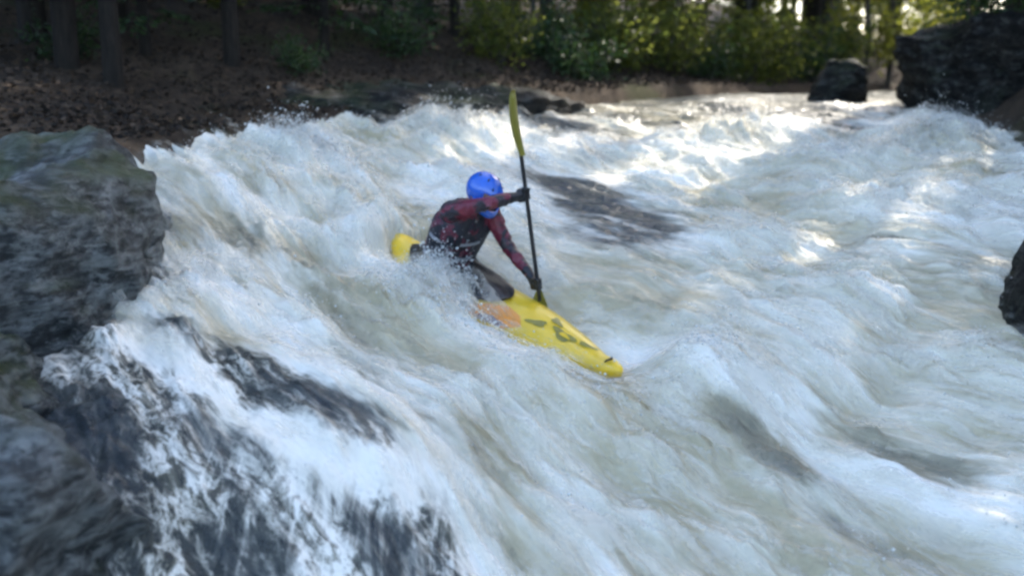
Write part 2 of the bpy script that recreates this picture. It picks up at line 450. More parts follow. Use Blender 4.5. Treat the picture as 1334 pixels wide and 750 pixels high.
def water_fields(x, y):
    s, t = flow_coords(x, y)
    base = H0(x, y)
    foam = np.full(x.shape, 0.80); tan = np.full(x.shape, 0.46)
    calm = np.zeros(x.shape)
    pmod = 1 + 0.9 * fbm(s * 2.2, t * 0.8, 2.7, 4)
    foam += 0.16 * fbm(s * 1.5, t * 0.45, 6.6, 3)
    tan += 0.55 * fbm(s * 0.9, t * 0.35, 9.1, 3)
    for cx, cy, a, b, f, tn in PATCH:
        g = gauss(x, y, cx, cy, a, b, RA)
        g = np.clip(g * pmod, 0, 1)
        foam += f * g; tan += tn * g
        calm = np.maximum(calm, g * (f < -0.44))
    far = smooth01(11.5, 15.5, y)
    foam -= 0.52 * far
    tan -= 0.4 * far
    turb = (1 - 0.72 * far) * (1 - 0.85 * calm) * (0.35 + 0.65 * smooth01(2.5, 4.5, y))
    fall = gauss(x, y, -1.2, 4.7, 1.1, 0.9)
    turb = turb * (1 - 0.6 * np.clip(fall * 1.3, 0, 1))
    z = base.copy()
    z += turb * 0.26 * billow(s * 0.95, t * 0.62, 0.3, 2)
    z += turb * 0.115 * billow(s * 2.6, t * 0.8, 4.3, 3)
    fine = fbm(s * 9, t * 2.2, 8.8, 4, 0.55)
    z += (0.25 + 0.75 * turb) * 0.013 * fine
    z += 0.020 * calm * fbm(x * 4.5, y * 7.5, 14.4, 3, 0.6)
    spike = np.maximum(0, fbm(s * 5.0 + 4, t * 1.5, 1.7, 4, 0.58) - 0.15)
    z += turb * 0.11 * spike
    relz = z - base
    foam = foam + np.clip(2.4 * (relz - 0.01), -0.42, 0.30) * (0.3 + 0.7 * turb) * (1 - 0.7 * calm)
    tan = tan + np.clip(-2.5 * (relz - 0.02), -0.2, 0.5) * (1 - far)
    # standing splashes where the current hits the left bank, the ledge, the hull and the right shoulder
    for cx, cy, a, b, h in ((-2.0, 9.35, 0.50, 0.35, 0.06), (-1.45, 9.7, 0.9, 0.35, 0.08), (-0.6, 11.2, 0.9, 0.35, 0.14), (-0.62, 6.92, 0.50, 0.26, 0.18),
                            (-0.5, 6.6, 0.5, 0.25, 0.10), (4.3, 10.9, 1.1, 0.45, 0.22), (2.4, 11.9, 1.2, 0.4, 0.16), (3.7, 9.3, 0.9, 0.5, 0.10),
                            (-1.9, 8.6, 0.5, 0.3, 0.10), (0.95, 6.1, 0.6, 0.35, 0.06), (-0.85, 8.05, 0.4, 0.3, 0.05)):
        g = gauss(x, y, cx, cy, a, b, 0.35)
        z += g * h * (0.75 + 1.1 * np.abs(fbm(s * 3.2, t * 2.4, cx * 3, 4, 0.6)))
        foam += 0.25 * g
    # hull pushes the water down under itself and piles a wash along its sides
    ux, uy = KF.x / math.hypot(KF.x, KF.y), KF.y / math.hypot(KF.x, KF.y)
    a = (x - KS.x) * ux + (y - KS.y) * uy
    b = -(x - KS.x) * uy + (y - KS.y) * ux
    hull_z = KS.z + KF.z / math.hypot(KF.x, KF.y) * a
    lim = hull_z - 0.085 + 0.10 * smooth01(0.2, 0.55, np.abs(b)) + 0.03 * fine
    lim = lim + (0.09 * (1 - smooth01(-0.18, 0.06, b)) + 0.22 * np.exp(-((b + 0.26) / 0.17) ** 2)) * (1 - smooth01(0.15, 0.60, a)) * (1 - 0.9 * smooth01(-0.72, -0.58, a) * (1 - smooth01(-0.12, 0.10, a))) * (1 + 0.9 * fine)
    z = z + 0.20 * np.exp(-((b + 0.42) / 0.20) ** 2) * np.exp(-((a - 0.25) / 0.28) ** 2)
    z = z + 0.10 * np.exp(-((a - 1.72) / 0.16) ** 2) * np.exp(-((np.abs(b) - 0.22) / 0.13) ** 2)
    lim = lim + 0.26 * (1 - smooth01(-0.62, -0.46, a)) * (1 + 0.8 * fine)
    w = (1 - smooth01(0.36, 0.75, np.abs(b))) * smooth01(-0.95, -0.65, a) * (1 - smooth01(1.55, 2.0, a))
    z = np.where(z > lim, z + (lim - z) * w, z)
    z = z + 0.20 * np.exp(-((a + 0.78) / 0.20) ** 2) * np.exp(-((b + 0.05) / 0.30) ** 2)
    foam += 0.2 * np.exp(-((np.abs(b) - 0.38) / 0.15) ** 2) * smooth01(-0.9, -0.3, a) * (1 - smooth01(1.5, 2.1, a))
    # thin dark water sliding over the ledge at lower left, laced with foam
    px_ = np.array([-3.2, -2.35, -1.50, -0.70, -0.32, 0.0, 0.25]); py_ = np.array([6.15, 6.0, 5.68, 5.25, 4.93, 4.38, 3.4])
    edge_y = np.interp(x, px_, py_)
    wob = 0.14 * fbm(s * 3.0, t * 1.2, 12.3, 3)
    thin = smooth01(-0.02, 0.30, edge_y - y + wob) * smooth01(3.2, 3.7, y)
    foam = foam + (0.19 + 0.14 * fbm(s * 2.0, t * 1.0, 15.0, 3) - foam) * thin
    dl = np.full(x.shape, 9.0)
    lp = np.array([(-2.35, 5.75), (-1.95, 5.42), (-1.45, 5.02), (-0.90, 4.78), (-0.55, 4.80)])
    for (ax_, ay_), (bx_, by_) in zip(lp[:-1], lp[1:]):
        ex, ey = bx_ - ax_, by_ - ay_
        u = np.clip(((x - ax_) * ex + (y - ay_) * ey) / (ex * ex + ey * ey), 0, 1)
        dl = np.minimum(dl, np.hypot(x - ax_ - u * ex, y - ay_ - u * ey))
    foam = foam + thin * 0.70 * np.exp(-((dl + 0.5 * np.abs(wob)) / 0.12) ** 2)
    foam = foam + thin * 0.17 * np.exp(-((x + 0.92) / 0.24) ** 2) * (1 - smooth01(4.6, 4.9, y))
    tan = tan * (1 - 0.8 * thin)
    z = z + thin * 0.03 * fbm(x * 4, y * 4, 3.3, 3)
    return s, t, z, np.clip(foam, -0.4, 1.1), np.clip(tan, 0, 1), thin, turb

def grid_faces(nr, nc):
    i = np.arange(nr * nc).reshape(nr, nc)
    return np.stack([i[:-1, :-1], i[:-1, 1:], i[1:, 1:], i[1:, :-1]], axis=-1).reshape(-1, 4)

yrows = np.concatenate([np.arange(-12, 2.6, 0.25), np.arange(2.6, 4.0, 0.035), np.arange(4.0, 8.6, 0.0125), np.arange(8.6, 14, 0.022), np.arange(14, 22, 0.06), np.arange(22, 45, 0.4)])
NC = 520
SS = np.linspace(0, 1, NC)
GY = np.repeat(yrows[:, None], NC, 1)
GX = (xl(GY) - 0.45) + (xr(GY) + 0.5 - (xl(GY) - 0.45)) * SS[None, :]
S_, T__, GZ, FOAM, TAN, THIN, TURB = water_fields(GX, GY)
# crests lean with the current
gz_t = np.gradient(GZ, axis=0)
crest = TURB * 0.15 * (GZ - H0(GX, GY))
WX = GX + FX * crest; WY = GY + FY * crest
verts = np.stack([WX, WY, GZ], -1).reshape(-1, 3)
wm = mesh_np("river_water", verts, grid_faces(*GX.shape))
# along-stream texture coordinate follows the drop as well as the plan distance
TT = T__ - 0.9 * H0(GX, GY)
FLOW = np.stack([S_, TT, 0.6 * GZ], -1).reshape(-1, 3)
attr_v(wm, "flow", FLOW)
attr_f(wm, "foam", FOAM); attr_f(wm, "tan", TAN); attr_f(wm, "thin", THIN)
river = tag(add("river_water", wm, M['water']), "foaming brown whitewater pouring down the rapid", None, None, "structure")

# ------------------------------------------------------------------ layers of flying froth above the surface, and drops
row = np.where((yrows > 3.6) & (yrows < 14))[0][::2]
colsel = np.arange(0, NC, 2)
def sub(a): return a[np.ix_(row, colsel)]
N_LAYER = 3
sx_, sy_, sz_, sf_, st_ = sub(WX), sub(WY), sub(GZ), sub(FOAM), sub(TURB)
cover = np.clip((sf_ - 0.42) / 0.4, 0, 1) * np.clip(st_ * 1.4, 0, 1)
edge = smooth01(0.0, 0.05, SS[colsel])[None, :] * (1 - smooth01(0.95, 1.0, SS[colsel]))[None, :]
cover = cover * edge
allv, allf, allc, allfl, allk = [], [], [], [], []
fcs = grid_faces(*sx_.shape)
ff = fcs[(cover.ravel()[fcs] > 0.02).any(axis=1)]
used, inv = np.unique(ff.ravel(), return_inverse=True)
ff = inv.reshape(ff.shape)
flow_sub = np.stack([sub(S_), sub(TT), 0.6 * sz_], -1).reshape(-1, 3)[used]
froth = None
for k in range(N_LAYER):
    off = (0.022, 0.058, 0.105)[k]
    lift = off * (0.5 + 1.2 * np.clip(0.5 + fbm(sub(S_) * 2.2, sub(TT) * 1.2, 20 + 0.3 * k, 3), 0, 1.4))
    v = np.stack([sx_ + FX * lift * 0.6, sy_ + FY * lift * 0.6, sz_ + lift], -1).reshape(-1, 3)[used]
    me = mesh_np("froth_layer", v, ff)
    attr_v(me, "flow", flow_sub)
    attr_f(me, "cover", cover.ravel()[used])
    o = add("froth" if k == 0 else "froth_layer", me, mat_spray(k, N_LAYER), froth)
    o["kind"] = "stuff"
    if k == 0:
        froth = tag(o, "loose white froth flying just above the rapid", "froth", None, "stuff")

def octa_drops(P, R):
    base = np.array([(1, 0, 0), (-1, 0, 0), (0, 1, 0), (0, -1, 0), (0, 0, 1), (0, 0, -1)], float)
    F = np.array([(0, 2, 4), (2, 1, 4), (1, 3, 4), (3, 0, 4), (2, 0, 5), (1, 2, 5), (3, 1, 5), (0, 3, 5)])
    V = (P[:, None, :] + base[None] * R[:, None, None]).reshape(-1, 3)
    Fa = (F[None] + 6 * np.arange(len(P))[:, None, None]).reshape(-1, 3)
    return V, Fa
prob = (np.clip(FOAM - 0.35, 0, 1) * np.clip(TURB, 0, 1) * np.clip((GZ - H0(GX, GY)) * 6 + 0.15, 0, 2.2) ** 1.5)
prob = prob * ((GY > 3.8) & (GY < 12.5)) * np.gradient(GY, axis=0) * (np.gradient(GX, axis=1))
for cx, cy, a, b, h in ((-2.0, 9.35, 0.6, 0.3, 9), (0.1, 7.0, 0.8, 0.35, 8), (-0.40, 7.28, 0.22, 0.16, 22), (4.2, 10.9, 1.0, 0.3, 6), (-0.9, 4.9, 0.6, 0.15, 8), (0.80, 6.45, 0.3, 0.25, 12), (0.35, 6.75, 0.4, 0.12, 10), (-0.6, 11.2, 0.8, 0.3, 4)):
    prob = prob * (1 + h * gauss(GX, GY, cx, cy, a, b, 0.35))
pr = prob.ravel() / prob.sum()
ND = 36000
idx = RNG.choice(len(pr), ND, p=pr)
P = verts[idx].copy()
P[:, 0] += RNG.normal(0, 0.03, ND) + FX * 0.05
P[:, 1] += RNG.normal(0, 0.03, ND) + FY * 0.05
P[:, 2] += RNG.exponential(0.055, ND)
R = np.clip(RNG.lognormal(-5.8, 0.6, ND), 0.0010, 0.014)
V, Fa = octa_drops(P, R)
dm = mesh_np("spray_drops", V, Fa)
tag(add("spray", dm, M['drop']), "white droplets of spray thrown up over the rapid", "spray", None, "stuff")

# ------------------------------------------------------------------ ground
def ground_h(x, y):
    L = xl(y) - x; Rr = x - xr(y)
    w = H0(np.clip(x, xl(y), xr(y)), np.clip(y, -12, 45))
    n = fbm(x * 0.35, y * 0.35, 2.2, 4)
    left = w + 0.16 + 0.10 * np.clip(L, 0, 2.5) + 0.21 * np.clip(L - 1.5, 0, 40) + 0.10 * np.clip(L - 40, 0, 400)
    right = w + 0.2 + 0.95 * np.clip(Rr - 0.7, 0, 4.2) + 0.18 * np.clip(Rr - 4.9, 0, 400)
    bed = w - 0.45
    z = np.where(L > 0, bed + (left - bed) * smooth01(-0.1, 0.55, L), bed)
    z = np.where(Rr > 0, bed + (right - bed) * smooth01(-0.1, 0.8, Rr), z)
    land = smooth01(0.2, 1.5, np.maximum(L, Rr))
    return z + land * (0.16 * n + 0.05 * fbm(x * 1.7, y * 1.7, 6.1, 3))
def stretch(a, b, n, k):
    u = np.linspace(-1, 1, n)
    return (a + b) / 2 + (b - a) / 2 * np.sign(u) * (np.abs(u) * (1 - k) + k * np.abs(u) ** 5)
gx = stretch(-160, 170, 330, 0.86); gy = stretch(-130, 160, 330, 0.86)
TX, TY = np.meshgrid(gx, gy)
TZ = ground_h(TX, TY)
gm = mesh_np("ground", np.stack([TX, TY, TZ], -1).reshape(-1, 3), grid_faces(*TX.shape))
tag(add("ground", gm, M['ground']), "leaf-strewn forest floor rising from both river banks", None, None, "structure")
def gh(x, y): return float(ground_h(np.array([float(x)]), np.array([float(y)]))[0])

# ------------------------------------------------------------------ rocks
def rock_mesh(name, size, seed, sub=5, cuts=9, rough=0.10, strata=0.06, axis=(0.3, 0.2, 1.0), box=0.6, tilt=(0, 0, 0)):
    bm = bmesh.new()
    bmesh.ops.create_icosphere(bm, subdivisions=sub, radius=1.0)
    v = np.array([x.co[:] for x in bm.verts]); f = np.array([[q.index for q in p.verts] for p in bm.faces])
    bm.free()
    r = np.random.default_rng(seed)
    v = np.sign(v) * np.abs(v) ** box
    v /= np.abs(v).max()
    for i in range(cuts):
        n = r.normal(size=3); n /= np.linalg.norm(n)
        h = r.uniform(0.62, 0.95)
        d = v @ n - h
        v -= np.clip(d, 0, None)[:, None] * n * 0.92
    v = v * np.array(size)
    nn = v / np.array(size); nn /= np.linalg.norm(nn, axis=1)[:, None] + 1e-9
    m = min(size)
    o = seed * 3.7
    d = rough * m * fbm(v[:, 0] * 0.9 / m + o, v[:, 1] * 0.9 / m, v[:, 2] * 0.9 / m, 4, 0.55)
    ax = np.array(axis, float); ax /= np.linalg.norm(ax)
    h = v @ ax
    wv = fbm(v[:, 0] * 1.2 + o, v[:, 1] * 1.2, v[:, 2] * 1.2, 3) * 0.25
    st = perlin((h + wv) * 4.2, o, v[:, 0] * 0.4) + 0.6 * perlin((h + wv) * 10.0, o + 4, v[:, 1] * 0.6)
    d = d + strata * st + 0.03 * fbm(v[:, 0] * 5, v[:, 1] * 5, v[:, 2] * 9 + o, 4, 0.6)
    v = v + nn * d[:, None]
    v = v @ np.array(Matrix.Rotation(tilt[2], 3, 'Z') @ Matrix.Rotation(tilt[1], 3, 'Y') @ Matrix.Rotation(tilt[0], 3, 'X')).T
    return mesh_np(name, v, f)

def rock(name, loc, size, seed, mat, label, cat="rock", **kw):
    o = add(name, rock_mesh(name, size, seed, **kw), mat)
    o.location = loc
    return tag(o, label, cat)

rock("boulder", (-3.42, 6.5, 1.58), (1.22, 1.45, 1.28), 4, M['rock_left'], "domed grey banded boulder with sun flecks beside the white chute", "boulder",
     sub=6, cuts=1, rough=0.24, strata=0.032, axis=(0.55, 0.1, 0.9), box=1.0, tilt=(0.05, 0.10, 0.25))
rock("bedrock_shelf", (-3.25, 5.30, 1.05), (0.98, 0.95, 0.80), 9, M['rock_left'], "low grey rock shelf below the domed boulder, edged by white foam", "rock",
     sub=6, cuts=6, rough=0.26, strata=0.045, axis=(0.5, 0.1, 0.9), box=0.9, tilt=(0.1, 0.25, -0.35))
rock("bedrock_block", (-2.62, 4.50, 0.72), (1.00, 0.92, 1.12), 15, M['rock_left'], "pitted dark bedrock block with pale lichen streaks beside the lower fall", "rock",
     sub=6, cuts=7, rough=0.26, strata=0.045, axis=(0.6, 0.2, 0.8), box=0.88, tilt=(0.12, 0.15, -0.1))
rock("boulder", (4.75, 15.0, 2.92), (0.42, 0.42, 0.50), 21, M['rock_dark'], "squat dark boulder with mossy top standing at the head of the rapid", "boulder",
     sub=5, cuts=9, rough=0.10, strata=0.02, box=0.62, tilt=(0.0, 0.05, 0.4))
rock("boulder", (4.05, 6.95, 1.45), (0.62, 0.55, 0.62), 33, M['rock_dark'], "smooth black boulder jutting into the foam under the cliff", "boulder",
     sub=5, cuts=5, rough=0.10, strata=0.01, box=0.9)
rock("bank_ledge", (-1.2, 13.1, 2.63), (2.5, 1.15, 0.40), 41, M['rock_bank'], "long flat dark rock ledge along the leaf-covered bank", "rock",
     sub=6, cuts=6, rough=0.25, strata=0.03, axis=(0, 0.2, 1), box=0.7, tilt=(0.10, 0.03, 0.42))
rock("bank_ledge", (2.2, 16.4, 2.55), (1.6, 0.7, 0.38), 44, M['rock_bank'], "dark undercut rock ledge beneath the green saplings upstream", "rock",
     sub=5, cuts=6, rough=0.25, strata=0.03, box=0.7, tilt=(0.0, 0.0, 0.72))
CL = dict(sub=6, rough=0.22, axis=(-0.55, 0.1, 0.8))
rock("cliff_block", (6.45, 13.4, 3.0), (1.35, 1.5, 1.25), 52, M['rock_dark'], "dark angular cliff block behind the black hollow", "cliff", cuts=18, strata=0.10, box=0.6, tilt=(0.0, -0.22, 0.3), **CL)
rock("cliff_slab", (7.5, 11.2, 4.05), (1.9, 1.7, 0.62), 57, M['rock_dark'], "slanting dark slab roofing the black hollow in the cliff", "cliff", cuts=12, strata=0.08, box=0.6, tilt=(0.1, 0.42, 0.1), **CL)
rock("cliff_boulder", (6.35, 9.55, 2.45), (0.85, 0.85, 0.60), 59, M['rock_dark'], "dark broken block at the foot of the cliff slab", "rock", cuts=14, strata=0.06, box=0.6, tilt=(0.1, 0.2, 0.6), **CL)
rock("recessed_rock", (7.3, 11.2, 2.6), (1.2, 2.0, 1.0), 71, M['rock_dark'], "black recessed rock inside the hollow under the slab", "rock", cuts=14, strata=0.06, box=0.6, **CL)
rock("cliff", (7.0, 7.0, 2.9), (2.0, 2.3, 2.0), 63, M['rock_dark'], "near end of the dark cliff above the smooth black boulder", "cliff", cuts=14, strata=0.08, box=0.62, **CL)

# wet ledge under the lower-left fall: follows the water surface a few centimetres below it
lx = np.linspace(-2.4, 0.35, 170); ly = np.linspace(3.5, 5.7, 150)
LX, LY = np.meshgrid(lx, ly)
ss, tt, zz, *_r = water_fields(LX, LY)
lz = zz - 0.05 + 0.06 * fbm(LX * 3.1, LY * 3.1, 5, 4, 0.55) - 0.04
ed = smooth01(0, 0.25, np.minimum(np.minimum(LX + 2.4, 0.35 - LX), np.minimum(LY - 3.5, 5.7 - LY)))
lz = lz - 0.5 * (1 - ed)
tag(add("wet_ledge", mesh_np("wet_ledge", np.stack([LX, LY, lz], -1).reshape(-1, 3), grid_faces(*LX.shape)), M['rock_wet']),
    "black wet rock ledge showing through thin strands of falling water", "rock")

# ------------------------------------------------------------------ vegetation
def tube_np(pts, radii, k=7):
    pts = [Vector(p) for p in pts]
    V, F = [], []
    for i, (p, r) in enumerate(zip(pts, radii)):
        d = (pts[min(i + 1, len(pts) - 1)] - pts[max(i - 1, 0)]).normalized()
        a = d.orthogonal().normalized() if abs(d.z) < 0.9 else Vector((1, 0, 0)).cross(d).normalized()
        b = d.cross(a)
        for j in range(k):
            th = 2 * math.pi * j / k
            V.append(p + (a * math.cos(th) + b * math.sin(th)) * r)
    for i in range(len(pts) - 1):
        for j in range(k):
            F.append((i * k + j, i * k + (j + 1) % k, (i + 1) * k + (j + 1) % k, (i + 1) * k + j))
    return V, F

class Wood:
    def __init__(self): self.V = []; self.F = []
    def tube(self, pts, radii, k=7):
        v, f = tube_np(pts, radii, k)
        o = len(self.V)
        self.V += [x[:] for x in v]; self.F += [tuple(q + o for q in g) for g in f]
    def mesh(self, name): return mesh_np(name, np.array(self.V), np.array(self.F))

def leaf_mesh(name, P, D, size, aspect, rng, curl=0.25):
    """P points, D axis directions; one folded four-corner leaf each"""
    n = len(P)
    D = D / (np.linalg.norm(D, axis=1)[:, None] + 1e-9)
    q = rng.normal(size=(n, 3)); q[:, 2] *= 0.6
    side = np.cross(D, q); side /= np.linalg.norm(side, axis=1)[:, None] + 1e-9
    up = np.cross(side, D)
    L = size * rng.uniform(0.65, 1.35, n)[:, None]; Wd = L * aspect
    a = P; c = P + D * L
    m = P + D * L * 0.5 - up * L * curl * 0.3
    b = m + side * Wd * 0.5 + up * L * curl * 0.5; d = m - side * Wd * 0.5 + up * L * curl * 0.5
    V = np.stack([a, b, c, d], 1).reshape(-1, 3)
    F = np.arange(4 * n).reshape(n, 4)
    return mesh_np(name, V, F, smooth=False)

def broad_tree(seed, H=9.0, r0=0.14, low=1.0, spread=2.4, leaves=5200, leaf=0.15, lmat='leaf_broad', bark='bark_grey'):
    rng = np.random.default_rng(seed)
    w = Wood()
    n = 9
    tr = [(0.12 * rng.normal() * (i / n) * 1.5, 0.12 * rng.normal() * (i / n) * 1.5, H * i / n - 0.25 * (i == 0)) for i in range(n + 1)]
    w.tube(tr, [r0 * (1 - 0.85 * i / n) + 0.01 for i in range(n + 1)], 9)
    LP, LD = [], []
    nb = 26
    for k in range(nb):
        u = (k + rng.uniform(0, 1)) / nb
        h = low + (H - low) * u
        i = min(n - 1, int(h / H * n))
        p0 = Vector(tr[i]).lerp(Vector(tr[i + 1]), h / H * n - i)
        az = rng.uniform(0, 2 * math.pi)
        Lb = spread * (0.45 + 0.75 * math.sin(math.pi * min(1, 0.22 + 0.8 * u))) * rng.uniform(0.6, 1.1)
        el = rng.uniform(0.0, 0.55) + 0.25 * u
        pts = [p0]; d = Vector((math.cos(az) * math.cos(el), math.sin(az) * math.cos(el), math.sin(el)))
        for q in range(5):
            d = (d + Vector(rng.normal(size=3)) * 0.16 + Vector((0, 0, -0.03))).normalized()
            pts.append(pts[-1] + d * Lb / 5)
        w.tube(pts, [r0 * 0.3 * (1 - 0.8 * j / 5) * (1 - 0.5 * u) + 0.004 for j in range(6)], 5)
        tw = [pts]
        for q in range(4):
            j = rng.integers(1, 5); b0 = pts[j]
            dd = (Vector(rng.normal(size=3)) * 0.8 + d).normalized()
            tp = [b0 + dd * (Lb * 0.38) * z + Vector((0, 0, -0.05 * z * z)) for z in (0, 0.5, 1.0)]
            w.tube(tp, [0.010, 0.007, 0.003], 4)
            tw.append(tp)
        m = int(leaves / nb)
        for q in range(m):
            pl = tw[rng.integers(0, len(tw))]
            a = rng.integers(max(0, len(pl) // 2 - 1), len(pl) - 1)
            pp = pl[a].lerp(pl[a + 1], rng.uniform(0, 1)) + Vector(rng.normal(size=3)) * 0.13
            LP.append(pp[:]); LD.append((rng.normal(), rng.normal(), rng.normal() * 0.5 - 0.35))
    return w.mesh("trunk"), leaf_mesh("crown", np.array(LP), np.array(LD), leaf, 0.62, rng), bark, lmat

def hemlock(seed, H=13.0, r0=0.17, low=1.6, spread=2.3, nb=62, leaf=0.15, lmat='leaf_hemlock', dens=90):
    rng = np.random.default_rng(seed)
    w = Wood()
    n = 8
    tr = [(0.05 * rng.normal() * i / n, 0.05 * rng.normal() * i / n, H * i / n - 0.3 * (i == 0)) for i in range(n + 1)]
    w.tube(tr, [r0 * (1 - 0.93 * i / n) + 0.008 for i in range(n + 1)], 9)
    LP, LD = [], []
    for k in range(nb):
        u = k / nb
        h = low + (H - low) * (u ** 0.9) + rng.uniform(-0.1, 0.1)
        az = k * 2.4 + rng.uniform(-0.5, 0.5)
        Lb = spread * (1.02 - u) ** 0.75 * rng.uniform(0.65, 1.1) + 0.15
        d = Vector((math.cos(az), math.sin(az), 0.12))
        pts = [Vector((0, 0, min(h, H - 0.05)))]
        for q in range(5):
            d = (d + Vector((0, 0, -0.10)) + Vector(rng.normal(size=3)) * 0.05).normalized()
            pts.append(pts[-1] + d * Lb / 5)
        w.tube(pts, [0.024 * (1 - u * 0.6) * (1 - 0.8 * j / 5) + 0.003 for j in range(6)], 4)
        side = Vector((-d.y, d.x, 0)).normalized()
        m = int(dens * (0.35 + 0.65 * Lb / spread))
        for q in range(m):
            a = rng.uniform(0.8, 4.99); i = int(a)
            p0 = pts[i].lerp(pts[i + 1], a - i)
            half = Lb * 0.30 * (1 - 0.5 * a / 5)
            sg = rng.uniform(-1, 1)
            pp = p0 + side * sg * half + Vector((0, 0, -0.10 * abs(sg) * half / 0.4 + rng.normal() * 0.03)) + d * rng.uniform(-0.05, 0.1)
            LP.append(pp[:]); dd = d * 0.7 + side * np.sign(sg) * 0.8 + Vector((0, 0, -0.28))
            LD.append((dd + Vector(rng.normal(size=3)) * 0.25)[:])
    return w.mesh("trunk"), leaf_mesh("crown", np.array(LP), np.array(LD), leaf, 0.42, rng, 0.12), 'bark', lmat

def shrub_m(seed, H=1.3, leaves=1500, leaf=0.10, lmat='leaf_broad'):
    rng = np.random.default_rng(seed)
    w = Wood(); LP, LD = [], []
    for k in range(9):
        az = rng.uniform(0, 6.28); lean = rng.uniform(0.15, 0.75)
        pts = [Vector((0.05 * math.cos(az), 0.05 * math.sin(az), -0.1))]
        d = Vector((math.cos(az) * lean, math.sin(az) * lean, 1)).normalized()
        for q in range(5):
            d = (d + Vector(rng.normal(size=3)) * 0.14).normalized()
            pts.append(pts[-1] + d * H * rng.uniform(0.16, 0.24))
        w.tube(pts, [0.014 * (1 - 0.8 * j / 5) + 0.003 for j in range(6)], 5)
        for q in range(leaves // 9):
            a = rng.uniform(1.2, 4.99); i = int(a)
            pp = pts[i].lerp(pts[i + 1], a - i) + Vector(rng.normal(size=3)) * 0.16 * H
            LP.append(pp[:]); LD.append((rng.normal(), rng.normal(), rng.normal() * 0.5 - 0.2))
    return w.mesh("stem"), leaf_mesh("foliage", np.array(LP), np.array(LD), leaf, 0.6, rng), 'bark_grey', lmat

PROTO = {
 'hemA': hemlock(101), 'hemB': hemlock(102, H=15, r0=0.21, low=2.2, spread=2.6, nb=70), 'hemLow': hemlock(103, H=9, r0=0.11, low=0.5, spread=1.9, nb=56, leaf=0.13),
 'pine': broad_tree(211, H=28, r0=0.24, low=14.3, spread=4.3, leaves=17000, leaf=0.34, lmat='leaf_hemlock', bark='bark'),
 'brA': broad_tree(201), 'brB': broad_tree(202, H=11, r0=0.17, low=1.6, spread=3.0, leaves=6200), 'brY': broad_tree(203, H=6.0, r0=0.08, low=0.5, spread=1.7, leaves=4200, leaf=0.13, lmat='leaf_bright'),
 'shA': shrub_m(301), 'shB': shrub_m(302, 0.9, 1100, 0.08, 'leaf_hemlock'), 'shY': shrub_m(303, 1.6, 1700, 0.11, 'leaf_bright'),
}
def plant(name, kind, x, y, label, cat, group=None, sc=1.0, rz=None, z=None, lean=(0, 0)):
    wd, lf, bk, lm = PROTO[kind]
    o = empty(name, (x, y, gh(x, y) if z is None else z), random.uniform(0, 6.28) if rz is None else rz)
    o.scale = (sc, sc, sc)
    o.rotation_euler[0] = lean[0]; o.rotation_euler[1] = lean[1]
    tag(o, label, cat, group)
    isb = name.endswith("shrub")
    add("stem" if isb else "trunk", wd, M[bk], o)
    add("foliage" if isb else "crown", lf, M[lm], o)
    return o

# left bank: dark conifers
for x, y, k, sc in ((-5.6, 10.2, 'hemB', 1.0), (-6.6, 12.6, 'hemA', 1.0), (-5.1, 13.2, 'hemA', 1.05), (-7.6, 15.0, 'hemB', 0.95), (-4.4, 16.2, 'hemA', 0.9),
                    (-3.0, 15.6, 'hemB', 0.85), (-9.0, 11.0, 'hemB', 1.1), (-6.3, 18.5, 'hemB', 1.0), (-10.5, 18, 'hemA', 1.1), (-3.4, 19.6, 'hemA', 1.0), (-8.4, 22.5, 'hemB', 1.1), (-12.5, 14, 'hemB', 1.1)):
    plant("hemlock_tree", k, x, y, ("slender" if k == "hemA" else "thick-trunked") + " dark hemlock on the shaded leaf-covered bank behind the domed boulder", "tree", ("slender" if k == "hemA" else "thick") + " hemlocks on the shaded left bank", sc)
for x, y, k, sc in ((-4.3, 12.0, 'hemLow', 0.6), (-2.6, 14.2, 'hemLow', 0.7), (-1.9, 15.6, 'hemLow', 0.85), (-7.2, 10.0, 'hemLow', 0.6), (-0.9, 16.2, 'hemLow', 0.75)):
    plant("hemlock_sapling", k, x, y, "low bushy hemlock sapling on the slope above the rock ledge", "tree", "hemlock saplings above the ledge", sc)
for x, y, k, sc in ((-4.75, 10.9, 'hemA', 0.75), (-4.15, 10.6, 'hemA', 0.6), (-5.6, 12.0, 'hemB', 0.75), (-3.35, 12.2, 'hemA', 0.6)):
    plant("hemlock_tree", k, x, y, "dark straight hemlock trunk close behind the domed boulder and splash", "tree", "hemlock trunks nearest the left bank", sc)
for x, y, k, sc in ((-5.9, 14.2, 'hemLow', 0.7), (-4.6, 15.0, 'hemLow', 0.8), (-7.6, 13.6, 'hemLow', 0.7), (-3.4, 17.2, 'hemLow', 0.9), (-5.6, 17.0, 'hemLow', 0.9), (-2.2, 18.0, 'hemLow', 0.9), (-8.8, 16.5, 'hemLow', 0.9), (-6.9, 16.6, 'hemLow', 0.9)):
    plant("hemlock_sapling", k, x, y, "dark hemlock sapling filling the gaps between left-bank trunks", "tree", "hemlock saplings among the left trunks", sc)
